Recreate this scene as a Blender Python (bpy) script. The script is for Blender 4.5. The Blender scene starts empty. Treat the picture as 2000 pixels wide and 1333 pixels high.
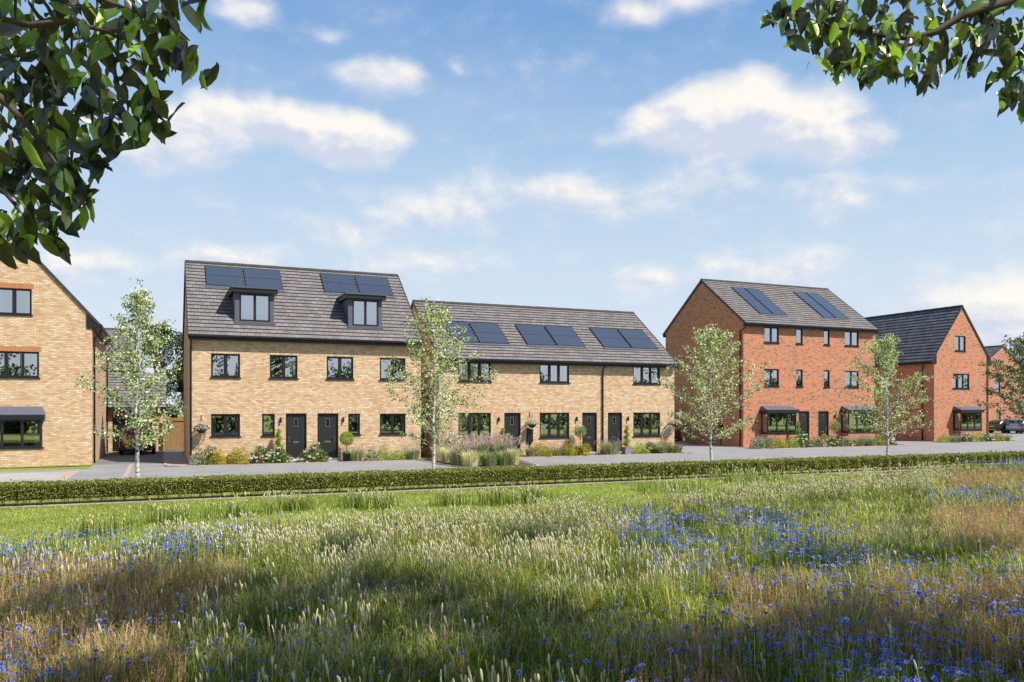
import bpy, bmesh, math, random
import numpy as np
from mathutils import Vector, Matrix, noise
R = math.radians
SC = bpy.context.scene
COL = SC.collection
rnd = random.Random(7)
nr = np.random.default_rng(11)

# ------------------------------------------------------------------ camera
F_PX = 1587.0; YAW = math.atan(690/1587.); CS, SN = math.cos(YAW), math.sin(YAW); EYE = 2.5; HOR = 800.0
cd = bpy.data.cameras.new('camera'); cam = bpy.data.objects.new('camera', cd); COL.objects.link(cam)
cam.location = (0, 0, EYE); cam.rotation_euler = (R(90), 0, -YAW)
cd.sensor_width = 36; cd.lens = F_PX/2000*36; cd.shift_y = (HOR-666.5)/2000
cd.clip_start = 0.1; cd.clip_end = 3000
SC.camera = cam
def ray(px, py):
    a = (px-1000)/F_PX; b = (HOR-py)/F_PX
    return Vector((a*CS+SN, -a*SN+CS, b))
def at_depth(px, py, d): return Vector((0, 0, EYE)) + ray(px, py)*d
def at_y(px, py, Y):
    r = ray(px, py); return Vector((0, 0, EYE)) + r*(Y/r.y)
def at_z(px, py, z=0.0):
    r = ray(px, py); return Vector((0, 0, EYE)) + r*((z-EYE)/r.z)
def PX(px, Y): return at_y(px, 800, Y).x

# ------------------------------------------------------------------ light
SUN = Vector((0.40, -0.48, 0.77)).normalized()
EL = math.asin(SUN.z); AZ = math.atan2(SUN.x, SUN.y)
sd = bpy.data.lights.new('sun', 'SUN'); sd.energy = 5.0; sd.angle = R(0.5); sd.color = (1.0, 0.94, 0.84)
so = bpy.data.objects.new('sun', sd); COL.objects.link(so)
so.rotation_euler = SUN.to_track_quat('Z', 'Y').to_euler()
vs = SC.view_settings
vs.view_transform = 'Standard'; vs.look = 'None'; vs.gamma = 1; vs.exposure = 0.46; vs.use_curve_mapping = False

# ------------------------------------------------------------------ node helpers
class NT:
    def __init__(s, tree): s.t = tree; s.n = tree.nodes; s.l = tree.links
    def new(s, kind, **kw):
        nd = s.n.new(kind)
        for k, v in kw.items():
            if k == 'ins':
                for a, b in v.items(): s.put(nd.inputs[a], b)
            else: setattr(nd, k, v)
        return nd
    def put(s, sock, v):
        if isinstance(v, bpy.types.NodeSocket): s.l.new(v, sock)
        elif isinstance(v, (tuple, list)) and len(v) == 3 and sock.type == 'RGBA': sock.default_value = (*v, 1)
        else: sock.default_value = v
    def math(s, op, a, b=0.0, c=None, clamp=False):
        nd = s.n.new('ShaderNodeMath'); nd.operation = op; nd.use_clamp = clamp
        s.put(nd.inputs[0], a); s.put(nd.inputs[1], b)
        if c is not None: s.put(nd.inputs[2], c)
        return nd.outputs[0]
    def vec(s, op, a, b=None):
        nd = s.n.new('ShaderNodeVectorMath'); nd.operation = op
        s.put(nd.inputs[0], a)
        if b is not None: s.put(nd.inputs[1], b)
        return nd.outputs['Value'] if op in ('LENGTH', 'DOT_PRODUCT') else nd.outputs[0]
    def noise(s, vec, scale, detail=4, rough=0.55, dim='3D', dist=0.0):
        nd = s.n.new('ShaderNodeTexNoise'); nd.noise_dimensions = dim
        if vec is not None: s.l.new(vec, nd.inputs['Vector'])
        nd.inputs['Scale'].default_value = scale; nd.inputs['Detail'].default_value = detail
        nd.inputs['Roughness'].default_value = rough; nd.inputs['Distortion'].default_value = dist
        return nd.outputs['Fac']
    def ramp(s, fac, stops, interp='LINEAR'):
        nd = s.n.new('ShaderNodeValToRGB'); cr = nd.color_ramp; cr.interpolation = interp
        while len(cr.elements) < len(stops): cr.elements.new(0.5)
        for e, (p, c) in zip(cr.elements, stops):
            e.position = p; e.color = (c, c, c, 1) if isinstance(c, (int, float)) else (*c, 1)
        s.l.new(fac, nd.inputs[0]); return nd.outputs[0]
    def mix(s, fac, a, b, blend='MIX'):
        nd = s.n.new('ShaderNodeMix'); nd.data_type = 'RGBA'; nd.blend_type = blend
        s.put(nd.inputs[0], fac); s.put(nd.inputs[6], a); s.put(nd.inputs[7], b)
        return nd.outputs[2]
    def maprange(s, v, a, b, c=0.0, d=1.0, smooth=False):
        nd = s.n.new('ShaderNodeMapRange'); nd.clamp = True
        if smooth: nd.interpolation_type = 'SMOOTHSTEP'
        s.put(nd.inputs[0], v)
        for i, q in zip((1, 2, 3, 4), (a, b, c, d)): s.put(nd.inputs[i], q)
        return nd.outputs[0]

# ------------------------------------------------------------------ world: Nishita sky with clouds at real directions
w = bpy.data.worlds.new('World'); SC.world = w; w.use_nodes = True
T = NT(w.node_tree); T.n.clear()
sky = T.new('ShaderNodeTexSky', sky_type='NISHITA', sun_disc=False)
sky.sun_elevation = EL; sky.sun_rotation = AZ; sky.altitude = 50; sky.air_density = 1.0; sky.dust_density = 1.2; sky.ozone_density = 2.0
gen = T.new('ShaderNodeTexCoord').outputs['Generated']
sep = T.new('ShaderNodeSeparateXYZ', ins={0: gen})
az = T.math('ARCTAN2', sep.outputs[0], sep.outputs[1]); el = T.math('ARCSINE', sep.outputs[2])
pv = T.new('ShaderNodeCombineXYZ', ins={0: az, 1: el}).outputs[0]
def azel(px, py):
    r = ray(px, py).normalized(); return math.atan2(r.x, r.y), math.asin(r.z)
# (x, y, half width, half height in photo units, weight) turned into directions
CL = [(1440,235,150,75,1.0),(1580,232,130,62,.95),(1330,245,130,42,.85),(1650,262,110,38,.8),(1450,190,60,48,.85),(1225,262,90,22,.5),
      (480,232,110,50,1.0),(600,238,110,46,.95),(695,265,80,50,.9),(350,265,120,62,.62),(270,300,90,50,.5),
      (750,155,68,42,.6),(880,130,48,16,.32),(470,22,85,38,.62),(1280,18,150,34,.58),(660,70,36,20,.3),
      (1130,385,190,44,.52),(880,400,210,45,.46),(720,440,180,42,.42),(1340,350,170,40,.44),(1640,375,160,46,.48),
      (430,502,130,30,.5),(160,520,140,44,.5),(840,520,180,40,.38),(1500,520,200,40,.46),(1250,545,90,34,.45),
      (1900,560,200,60,.45),(1960,630,170,90,.95)]
nzf = T.noise(T.vec('MULTIPLY', pv, (1.0, 1.6, 1)), 15.0, 5, .57)
nzg = T.noise(T.vec('ADD', T.vec('MULTIPLY', pv, (1.0, 1.6, 1)), (.010, .018, 0)), 15.0, 4, .57)
nz1 = T.new('ShaderNodeTexNoise', ins={'Vector': pv, 'Scale': 8.0, 'Detail': 3.0})
pw = T.vec('ADD', pv, T.vec('MULTIPLY', T.vec('SUBTRACT', nz1.outputs['Color'], (.5, .5, .5)), (.12, .055, 0)))
acc = None; accy = 0.0
for (x, y, hw, hh, wt) in CL:
    a0, e0 = azel(x, y); a1, _ = azel(x+hw, y); _, e1 = azel(x, y-hh)
    ra = abs(a1-a0)*1.42; re = abs(e1-e0)*1.62
    o = T.vec('MULTIPLY', T.vec('SUBTRACT', pw, (a0, e0, 0)), (1/ra, 1/re, 0))
    v = T.math('MULTIPLY', T.math('SUBTRACT', 1.0, T.vec('LENGTH', o), clamp=True), wt)
    accy = T.math('MULTIPLY_ADD', T.vec('DOT_PRODUCT', o, (.25, 1, 0)), v, accy)
    acc = v if acc is None else T.math('SMOOTH_MAX', acc, v, 0.12)
f0 = T.math('MULTIPLY_ADD', T.math('SUBTRACT', nzf, .5), .55, acc)
hi = T.noise(T.vec('MULTIPLY', gen, (1, 1, 2.6)), 2.3, 4, .6)
dens = T.maprange(f0, .04, .56, 0, 1, True)
lit = T.maprange(T.math('MULTIPLY_ADD', accy, 1.3, T.math('MULTIPLY', T.math('SUBTRACT', nzf, nzg), 1.6)), -.28, .26, 0, 1)
side = T.math('MULTIPLY', T.maprange(hi, .45, .8), .16)
grad = T.ramp(T.maprange(el, 0, .9), [(0, (.70,.73,.80)), (.2, (.54,.66,.79)), (.33, (.38,.545,.75)), (.5, (.17,.345,.64)), (1, (.10,.24,.50))])
grad = T.vec('MULTIPLY', grad, (10, 10, 10))
skc = T.mix(T.maprange(el, .5, .85, .88, .12), sky.outputs[0], grad)
skc = T.mix(side, skc, (7.0, 7.5, 8.4))
cc = T.mix(lit, (5.7, 6.15, 7.3), (9.1, 8.55, 7.8))
fin = T.mix(T.math('MULTIPLY', dens, .9), skc, cc)
bg = T.new('ShaderNodeBackground', ins={0: fin, 1: 0.085})
T.l.new(bg.outputs[0], T.new('ShaderNodeOutputWorld').inputs[0])

# ------------------------------------------------------------------ materials
def lin(r, g, b):
    f = lambda v: (v/255/12.92) if v/255 <= .04045 else ((v/255+.055)/1.055)**2.4
    return (f(r), f(g), f(b))
MATS = {}
def material(name, build):
    m = bpy.data.materials.new(name); m.use_nodes = True
    t = NT(m.node_tree); t.n.clear()
    sh = build(t)
    t.l.new(sh, t.new('ShaderNodeOutputMaterial').inputs[0]); MATS[name] = m; return m
def principled(t, col, rough=.7, bump=None, bstr=.3, bdist=.01, **kw):
    p = t.new('ShaderNodeBsdfPrincipled'); t.put(p.inputs['Base Color'], col); t.put(p.inputs['Roughness'], rough)
    for k, v in kw.items(): t.put(p.inputs[k.replace('_', ' ')], v)
    if bump is not None:
        b = t.new('ShaderNodeBump', ins={'Strength': bstr, 'Distance': bdist, 'Height': bump}); t.l.new(b.outputs[0], p.inputs['Normal'])
    return p.outputs[0]
def obj_co(t): return t.new('ShaderNodeTexCoord').outputs['Object']
def brick_mat(name, stops, mortar, dirt=.12, ms=.0115):
    def b(t):
        uv = t.new('ShaderNodeTexCoord').outputs['UV']
        br = t.new('ShaderNodeTexBrick', ins={'Vector': uv, 'Color1': (0, 0, 0), 'Color2': (1, 1, 1), 'Mortar': (.5, .5, .5), 'Scale': 1.0, 'Mortar Size': ms, 'Mortar Smooth': .2, 'Bias': 0.0, 'Brick Width': .225, 'Row Height': .075})
        col = t.ramp(br.outputs['Color'], stops)
        n1 = t.noise(uv, 3.0, 3); n2 = t.noise(uv, 60, 3)
        col = t.mix(.35, col, t.ramp(n2, [(.3, .45), (.75, 1.0)]), 'MULTIPLY')
        col = t.mix(br.outputs['Fac'], col, mortar)
        col = t.mix(dirt, col, t.ramp(n1, [(.3, .35), (.7, 1.0)]), 'MULTIPLY')
        hgt = t.math('SUBTRACT', 1.0, br.outputs['Fac'])
        return principled(t, col, .88, hgt, .5, .008)
    return material(name, b)
brick_mat('buff brick', [(0, lin(197,153,115)), (.3, lin(214,177,138)), (.7, lin(224,192,154)), (.9, lin(230,204,170)), (1, lin(238,219,192))], lin(174,152,126))
brick_mat('red brick', [(0, lin(48,34,34)), (.13, lin(62,42,40)), (.17, lin(162,70,42)), (.5, lin(182,88,54)), (.8, lin(194,106,68)), (1, lin(168,74,46))], lin(222,186,150), ms=.0115)
brick_mat('orange brick heads', [(0, lin(186,96,50)), (1, lin(206,122,70))], lin(176,140,104))
def tile_mat(name, c0, c1, c2, bw=.3, rh=.3):
    def b(t):
        uv = t.new('ShaderNodeTexCoord').outputs['UV']
        br = t.new('ShaderNodeTexBrick', ins={'Vector': uv, 'Color1': (0, 0, 0), 'Color2': (1, 1, 1), 'Mortar': (0, 0, 0), 'Scale': 1.0, 'Mortar Size': .008, 'Mortar Smooth': .1, 'Bias': 0.0, 'Brick Width': bw, 'Row Height': rh})
        col = t.ramp(br.outputs['Color'], [(0, c0), (.5, c1), (1, c2)])
        n = t.noise(uv, 9, 4); col = t.mix(.4, col, t.ramp(n, [(.3, .55), (.7, 1.0)]), 'MULTIPLY')
        col = t.mix(br.outputs['Fac'], col, tuple(v*.3 for v in c0))
        return principled(t, col, .82, t.noise(uv, 80, 3), .25, .004)
    return material(name, b)
tile_mat('grey brown tile', lin(108,104,105), lin(119,114,114), lin(130,124,123))
tile_mat('slate tile', lin(84,88,97), lin(96,100,110), lin(110,114,124), .33, .33)
def simple(name, col, rough=.6, nscale=30, var=.15, bstr=.15, **kw):
    def b(t):
        co = obj_co(t); n = t.noise(co, nscale, 4)
        c = t.mix(1.0, col, t.ramp(n, [(.25, 1-var), (.75, 1.0)]), 'MULTIPLY')
        return principled(t, c, rough, n, bstr, .003, **kw)
    return material(name, b)
simple('black frame', lin(25,26,29), .42, 12, .1, .05)
simple('black plastic', lin(24,24,27), .35, 12, .1, .05)
simple('tile lip shade', lin(58,54,54), .9, 20, .2)  # shadow line under each tile course, painted as a dark lip face
simple('lead grey', lin(86,90,104), .55, 6, .2, .1)
simple('interior wall', lin(160,152,140), .9, 3, .2)
simple('curtain white', lin(232,228,220), .9, 8, .1)
simple('chrome', lin(200,200,198), .22, 5, .05, 0, Metallic=1.0)
simple('threshold', lin(205,206,208), .4, 8, .1)
simple('white plastic', lin(225,225,220), .5, 8, .1)
simple('stone grey planter', lin(130,134,142), .7, 20, .25)
simple('soil', lin(92,74,60), .95, 40, .5, .6)
simple('rubber', lin(22,22,23), .8, 30, .2)
simple('rim metal', lin(120,122,125), .3, 10, .1, 0, Metallic=.9)
simple('yellow plate', lin(220,190,60), .5, 8, .1)
simple('brown bark', lin(88,74,62), .9, 25, .5, .8)
simple('lamp glass', lin(150,20,18), .2, 8, .1, 0)
simple('basket liner', lin(44,44,50), .8, 40, .4, .4)
def car_paint(name, col):
    def b(t):
        p = principled(t, col, .35, None, Metallic=.35, Coat_Weight=1.0, Coat_Roughness=.04)
        return p
    material(name, b)
car_paint('red car paint', lin(168,18,24)); car_paint('green car paint', lin(28,48,32)); car_paint('silver blue paint', lin(150,164,190)); car_paint('dark brown paint', lin(60,34,28))
def glass(t):
    fr = t.new('ShaderNodeFresnel', ins={'IOR': 1.6}).outputs[0]
    co = obj_co(t); n = t.noise(co, .7, 2)
    bmp = t.new('ShaderNodeBump', ins={'Strength': .02, 'Distance': .02, 'Height': n}).outputs[0]
    g = t.new('ShaderNodeBsdfGlossy', ins={'Color': (.95, .97, 1.0), 'Roughness': .01, 'Normal': bmp}).outputs[0]
    tr = t.new('ShaderNodeBsdfTransparent', ins={'Color': (.86, .9, .9)}).outputs[0]
    m = t.new('ShaderNodeMixShader', ins={0: t.math('ADD', t.math('MULTIPLY', fr, .8), .5, clamp=True), 1: tr, 2: g})
    return m.outputs[0]
material('window glass', glass)
def cglass(t): return principled(t, (.012, .014, .017), .05, None, Specular_IOR_Level=.8)
material('car glass', cglass)
def solar(t):
    uv = t.new('ShaderNodeTexCoord').outputs['UV']
    br = t.new('ShaderNodeTexBrick', offset=0.0, ins={'Vector': uv, 'Color1': (.035, .048, .078), 'Color2': (.04, .053, .084), 'Mortar': (.06, .075, .105), 'Scale': 1.0, 'Mortar Size': .003, 'Mortar Smooth': .1, 'Brick Width': .16, 'Row Height': .16})
    return principled(t, br.outputs[0], .22, None, Coat_Weight=1.0, Coat_Roughness=.08, Coat_IOR=1.7)
material('solar cell', solar)
def door_m(t):
    co = obj_co(t); sx = t.new('ShaderNodeSeparateXYZ', ins={0: co}).outputs[0]
    wv = t.math('PINGPONG', sx, .055); g = t.maprange(wv, 0, .008)
    col = t.mix(g, lin(8,8,9), lin(32,32,35))
    return principled(t, col, .5, g, .6, .01)
material('door grooved black', door_m)
def timber(t):
    co = obj_co(t); sx = t.new('ShaderNodeSeparateXYZ', ins={0: co}).outputs[0]
    g = t.maprange(t.math('PINGPONG', sx, .06), 0, .006)
    n = t.noise(t.vec('MULTIPLY', co, (30, 30, 2)), 1.0, 5)
    col = t.ramp(n, [(.3, lin(122,92,56)), (.7, lin(160,126,82))])
    return principled(t, t.mix(g, lin(60,40,22), col), .75, g, .5, .01)
material('timber fence', timber)
def asphalt(c, name):
    def b(t):
        co = obj_co(t); a = t.noise(co, 90, 4, .7); p = t.noise(co, .5, 5); q = t.noise(t.vec('MULTIPLY', co, (.3, 2.0, 1)), 1.5, 4)
        col = t.mix(.5, c, t.ramp(a, [(.3, .55), (.7, 1.0)]), 'MULTIPLY')
        col = t.mix(.45, col, t.ramp(p, [(.35, .62), (.65, 1.0)]), 'MULTIPLY')
        col = t.mix(.3, col, t.ramp(q, [(.35, .6), (.65, 1.0)]), 'MULTIPLY')
        return principled(t, col, .9, a, .5, .01)
    material(name, b)
asphalt(lin(150,150,152), 'asphalt'); asphalt(lin(118,121,127), 'dark asphalt'); asphalt(lin(176,176,172), 'light gravel'); asphalt(lin(182,160,150), 'pink mulch')
def paver(c0, c1, bw, rh, name, off=.5):
    def b(t):
        co = obj_co(t)
        br = t.new('ShaderNodeTexBrick', offset=off, ins={'Vector': co, 'Color1': c0, 'Color2': c1, 'Mortar': tuple(v*.5 for v in c0), 'Scale': 1.0, 'Mortar Size': .006, 'Brick Width': bw, 'Row Height': rh})
        n = t.noise(co, 5, 5); col = t.mix(.3, br.outputs[0], t.ramp(n, [(.3, .6), (.7, 1.0)]), 'MULTIPLY')
        return principled(t, col, .85, br.outputs['Fac'], -.3, .004)
    material(name, b)
paver(lin(170,148,140), lin(184,164,152), .2, .1, 'pink block paving'); paver(lin(150,152,158), lin(160,162,168), .6, .6, 'slab paving', 0.0)
def ground_green(name, stops, sc):
    def b(t):
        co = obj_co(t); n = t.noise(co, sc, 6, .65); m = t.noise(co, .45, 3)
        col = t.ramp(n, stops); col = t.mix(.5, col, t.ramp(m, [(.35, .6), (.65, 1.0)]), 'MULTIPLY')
        return principled(t, col, .95, n, .8, .03)
    material(name, b)
ground_green('turf', [(.25, lin(86,98,32)), (.5, lin(120,132,48)), (.75, lin(156,160,84))], 12)
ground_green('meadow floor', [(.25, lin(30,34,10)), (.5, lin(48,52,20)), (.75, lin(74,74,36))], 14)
def leaf_mat(name, stops, trans=.35, rough=.5, spec=.4, tcol=None):
    def b(t):
        a = t.new('ShaderNodeAttribute', attribute_name='tint').outputs['Fac']
        col = t.ramp(a, stops)
        d = principled(t, col, rough, None, Specular_IOR_Level=spec)
        tc = t.mix(1.0, col, tcol or (1.5, 1.7, .7), 'MULTIPLY')
        tr = t.new('ShaderNodeBsdfTranslucent', ins={0: tc}).outputs[0]
        return t.new('ShaderNodeMixShader', ins={0: trans, 1: d, 2: tr}).outputs[0]
    return material(name, b)
leaf_mat('birch leaf', [(0, lin(56,68,28)), (.4, lin(112,128,66)), (.62, lin(190,196,142)), (1, lin(250,248,228))], .35, .42, .6)
leaf_mat('dark birch leaf', [(0, lin(50,72,38)), (.6, lin(86,106,62)), (1, lin(140,152,104))], .3, .45, .5)
leaf_mat('broad leaf', [(0, lin(46,48,40)), (.4, lin(70,74,58)), (.62, lin(86,102,54)), (.8, lin(126,158,58)), (1, lin(176,202,92))], .34, .3, 1.0, (1.35, 1.55, .7))
leaf_mat('wood leaf', [(0, lin(34,54,18)), (.6, lin(58,84,30)), (1, lin(86,112,44))], .3, .5, .4)
leaf_mat('dark tree leaf', [(0, lin(24,40,16)), (.6, lin(46,70,28)), (1, lin(78,100,44))], .3)
leaf_mat('hedge leaf', [(0, lin(58,66,20)), (.45, lin(110,118,44)), (.8, lin(158,160,74)), (1, lin(204,200,124))], .3, .45, .5)
leaf_mat('grass blade', [(0, lin(32,46,12)), (.35, lin(76,104,26)), (.65, lin(130,154,48)), (.87, lin(184,190,88)), (1, lin(234,228,150))], .4, .5, .4, (1.35, 1.45, .75))
leaf_mat('dry grass', [(0, lin(124,114,70)), (.35, lin(186,156,118)), (.6, lin(212,160,138)), (1, lin(242,224,180))], .3, .7, .2, (1.2, 1.1, .8))
leaf_mat('seed head', [(0, lin(142,148,100)), (.4, lin(196,194,152)), (1, lin(240,232,200))], .3, .8, .2, (1.1, 1.1, .9))
leaf_mat('purple plume', [(0, lin(150,126,122)), (.5, lin(204,184,174)), (1, lin(240,226,214))], .3, .8, .2, (1.1, 1, 1))
leaf_mat('pale grass', [(0, lin(158,158,100)), (.5, lin(222,216,164)), (1, lin(248,246,216))], .3, .6, .3, (1.1, 1.1, .85))
leaf_mat('blue petal', [(0, lin(72,92,206)), (.6, lin(106,130,230)), (1, lin(160,180,246))], .25, .6, .2, (1, 1, 1.2))
leaf_mat('violet centre', [(0, lin(30,24,90)), (1, lin(60,40,130))], .1, .6, .2, (1, 1, 1))
leaf_mat('shrub green', [(0, lin(44,66,22)), (.6, lin(84,112,44)), (1, lin(130,154,72))], .3)
leaf_mat('lime green', [(0, lin(84,110,30)), (.6, lin(138,164,56)), (1, lin(180,198,90))], .35)
leaf_mat('grey green', [(0, lin(98,112,76)), (.6, lin(142,152,112)), (1, lin(186,190,152))], .3)
leaf_mat('white petal', [(0, lin(214,196,190)), (.5, lin(236,232,222)), (1, lin(248,246,240))], .2, .6, .2, (1, 1, 1))
leaf_mat('pink petal', [(0, lin(176,92,104)), (.5, lin(214,150,150)), (1, lin(236,200,196))], .2, .6, .2, (1, 1, 1))
leaf_mat('orange petal', [(0, lin(160,96,20)), (.5, lin(196,136,30)), (1, lin(224,176,56))], .2, .6, .2, (1, 1, 1))
leaf_mat('lavender petal', [(0, lin(112,100,120)), (1, lin(170,160,176))], .2, .6, .2, (1, 1, 1))
leaf_mat('yellow petal', [(0, lin(200,170,20)), (1, lin(240,214,50))], .2, .6, .2, (1, 1, 1))
def birch_bark(t):
    co = obj_co(t)
    n = t.noise(t.vec('MULTIPLY', co, (5, 5, 26)), 1.0, 5, .6); n2 = t.noise(co, 30, 3)
    col = t.ramp(n, [(.41, (.02, .018, .017)), (.46, (.6, .59, .57)), (1, (.72, .71, .68))])
    col = t.mix(.25, col, t.ramp(n2, [(.3, .5), (.7, 1.0)]), 'MULTIPLY')
    return principled(t, col, .75, n, .4, .01)
material('birch bark', birch_bark)

# ------------------------------------------------------------------ mesh helpers
class MB:
    def __init__(s): s.v = []; s.f = []; s.uv = []; s.mi = []; s.sm = []
    def poly(s, pts, uv=None, mi=0, smooth=False):
        b = len(s.v); s.v += [tuple(p) for p in pts]; s.f.append(tuple(range(b, b+len(pts))))
        s.uv += list(uv) if uv else [(0, 0)]*len(pts); s.mi.append(mi); s.sm.append(smooth)
    def box(s, x0, x1, y0, y1, z0, z1, mi=0, P=None):
        P = P or (lambda a, b, c: (a, b, c))
        c = [P(x, y, z) for x in (x0, x1) for y in (y0, y1) for z in (z0, z1)]
        for (a, b, d, e), (ua, va) in (((0, 1, 3, 2), (1, 2)), ((4, 6, 7, 5), (1, 2)), ((0, 4, 5, 1), (0, 2)), ((2, 3, 7, 6), (0, 2)), ((0, 2, 6, 4), (0, 1)), ((1, 5, 7, 3), (0, 1))):
            pts = [c[i] for i in (a, b, d, e)]; s.poly(pts, [(p[ua], p[va]) for p in pts], mi)
    def tube(s, path, rad, n=8, mi=0, caps=True):
        path = [Vector(p) for p in path]; base = len(s.v)
        if not hasattr(rad, '__len__'): rad = [rad]*len(path)
        prev = None
        for i, p in enumerate(path):
            d = (path[min(i+1, len(path)-1)]-path[max(i-1, 0)]).normalized()
            if prev is None:
                a = d.orthogonal().normalized()
            else:
                a = (prev-d*prev.dot(d)); a = a.normalized() if a.length > 1e-6 else d.orthogonal().normalized()
            prev = a; b = d.cross(a)
            for k in range(n):
                t = 2*math.pi*k/n; s.v.append(tuple(p+(a*math.cos(t)+b*math.sin(t))*rad[i]))
        for i in range(len(path)-1):
            for k in range(n):
                a = base+i*n+k; b = base+i*n+(k+1) % n
                s.f.append((a, b, b+n, a+n)); s.uv += [(0, 0)]*4; s.mi.append(mi); s.sm.append(True)
        if caps:
            for o in (base, base+(len(path)-1)*n):
                s.f.append(tuple(range(o, o+n))); s.uv += [(0, 0)]*n; s.mi.append(mi); s.sm.append(False)
    def lathe(s, prof, cx=0, cy=0, n=16, mi=0, axis='z', cz=0):
        base = len(s.v)
        for (r, z) in prof:
            for k in range(n):
                t = 2*math.pi*k/n; a, b = r*math.cos(t), r*math.sin(t)
                s.v.append((cx+a, cy+b, z) if axis == 'z' else (cx+z, cy+a, cz+b))
        for i in range(len(prof)-1):
            for k in range(n):
                a = base+i*n+k; b = base+i*n+(k+1) % n
                s.f.append((a, b, b+n, a+n)); s.uv += [(0, 0)]*4; s.mi.append(mi); s.sm.append(True)
    def build(s, name, mats, parent=None, local=False):
        me = bpy.data.meshes.new(name); me.from_pydata(s.v, [], s.f)
        ul = me.uv_layers.new(name='UVMap')
        ul.data.foreach_set('uv', np.array(s.uv, dtype=np.float32).ravel())
        for m in (mats if isinstance(mats, (list, tuple)) else [mats]): me.materials.append(MATS[m])
        me.polygons.foreach_set('material_index', s.mi); me.polygons.foreach_set('use_smooth', s.sm)
        me.update()
        return link(name, me, parent, local)
def link(name, me, parent=None, local=False):
    o = bpy.data.objects.new(name, me); COL.objects.link(o)
    if parent is not None:
        o.parent = parent
        if not local:
            M = Matrix.Identity(4); q = parent
            M = world_of(parent); o.matrix_parent_inverse = M.inverted()
    return o
def world_of(o):
    M = o.matrix_basis.copy()
    if o.parent: M = world_of(o.parent) @ o.matrix_parent_inverse @ M
    return M
def thing(name, label, cat, loc=(0, 0, 0), rz=0, group=None, scale=1):
    o = bpy.data.objects.new(name, None); COL.objects.link(o); o.empty_display_size = .3
    o.location = loc; o.rotation_euler = (0, 0, rz); o.scale = (scale,)*3 if not hasattr(scale, '__len__') else scale
    return tag(o, label, cat, group)
def tag(o, label=None, cat=None, group=None, kind=None):
    if label: o['label'] = label
    if cat: o['category'] = cat
    if group: o['group'] = group
    if kind: o['kind'] = kind
    return o
def copy_tree(o, parent=None):
    c = o.copy(); COL.objects.link(c)
    if parent is not None: c.parent = parent
    for ch in [q for q in o.children]: copy_tree(ch, c)
    return c
def np_mesh(name, V, loops, nper, mats, mi=None, tint=None, smooth=False, parent=None, local=True):
    """V (n,3); loops flat index array; nper = verts per face array"""
    me = bpy.data.meshes.new(name)
    V = np.ascontiguousarray(V, dtype=np.float32); loops = np.ascontiguousarray(loops, dtype=np.int32); nper = np.asarray(nper, dtype=np.int32)
    me.vertices.add(len(V)); me.vertices.foreach_set('co', V.ravel())
    me.loops.add(len(loops)); me.loops.foreach_set('vertex_index', loops)
    me.polygons.add(len(nper)); st = np.concatenate(([0], np.cumsum(nper)[:-1])).astype(np.int32)
    me.polygons.foreach_set('loop_start', st)
    try: me.polygons.foreach_set('loop_total', nper)
    except Exception: pass
    for m in (mats if isinstance(mats, (list, tuple)) else [mats]): me.materials.append(MATS[m])
    if mi is not None: me.polygons.foreach_set('material_index', np.asarray(mi, dtype=np.int32))
    me.polygons.foreach_set('use_smooth', np.full(len(nper), smooth))
    if tint is not None:
        a = me.attributes.new('tint', 'FLOAT', 'POINT'); a.data.foreach_set('value', np.asarray(tint, dtype=np.float32))
    me.update(calc_edges=True)
    return link(name, me, parent, local)
def norm(a): return a/np.maximum(np.linalg.norm(a, axis=1, keepdims=True), 1e-9)
def rvec(n, g=None):
    g = g or nr; return norm(g.normal(size=(n, 3)))

# leaves: C centres, D long axis, Nn normals, L lengths, W widths ; kind 4 = diamond, 8 = folded leaf
def leaves(name, C, D, Nn, L, W, mats, tint=None, parent=None, kind=4, mi=None, g=None, local=True):
    g = g or nr
    n = len(C); D = norm(D); B = norm(np.cross(D, Nn)); N2 = np.cross(B, D)
    L = np.broadcast_to(L, (n,)).reshape(n, 1); W = np.broadcast_to(W, (n,)).reshape(n, 1)
    if tint is None: tint = g.random(n)
    if kind == 4:
        P = np.stack([C-D*L*.5, C+B*W*.5-D*L*.05, C+D*L*.5, C-B*W*.5-D*L*.05], 1); k = 4
        V = P.reshape(-1, 3); loops = np.arange(n*4); nper = np.full(n, 4)
        if mi is not None: mi = np.asarray(mi)
    else:
        # pointed oval folded on the midrib and curved: midrib m0..m4, left and right edge points
        ts = [-.5, -.4, -.22, 0.0, .2, .36, .5]; ws = [0, .24, .44, .5, .38, .2, 0]; rows = []
        curl = g.uniform(.02, .32, (n, 1))
        for i, t in enumerate(ts): rows.append(C+D*L*t-N2*L*curl*(t+.5)**2)
        for sgn in (1, -1):
            for i in (1, 2, 3, 4, 5):
                rows.append(C+D*L*(ts[i]+g.uniform(-.03, .03, (n, 1)))+B*W*ws[i]*sgn*g.uniform(.85, 1.12, (n, 1))+N2*W*.16*g.uniform(.3, 1.4, (n, 1))-N2*L*curl*(ts[i]+.5)**2)
        P = np.stack(rows, 1); k = 17; V = P.reshape(-1, 3)
        fs = [(0, 7, 1), (1, 7, 8, 2), (2, 8, 9, 3), (3, 9, 10, 4), (4, 10, 11, 5), (5, 11, 6), (0, 1, 12), (1, 2, 13, 12), (2, 3, 14, 13), (3, 4, 15, 14), (4, 5, 16, 15), (5, 6, 16)]
        base = (np.arange(n)*k)[:, None]
        loops = (base+np.array([i for f in fs for i in f])[None]).ravel(); nper = np.tile([len(f) for f in fs], n)
        if mi is not None: mi = np.repeat(mi, len(fs))
    return np_mesh(name, V, loops, nper, mats, mi, np.repeat(tint, k), kind != 4, parent, local)
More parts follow.
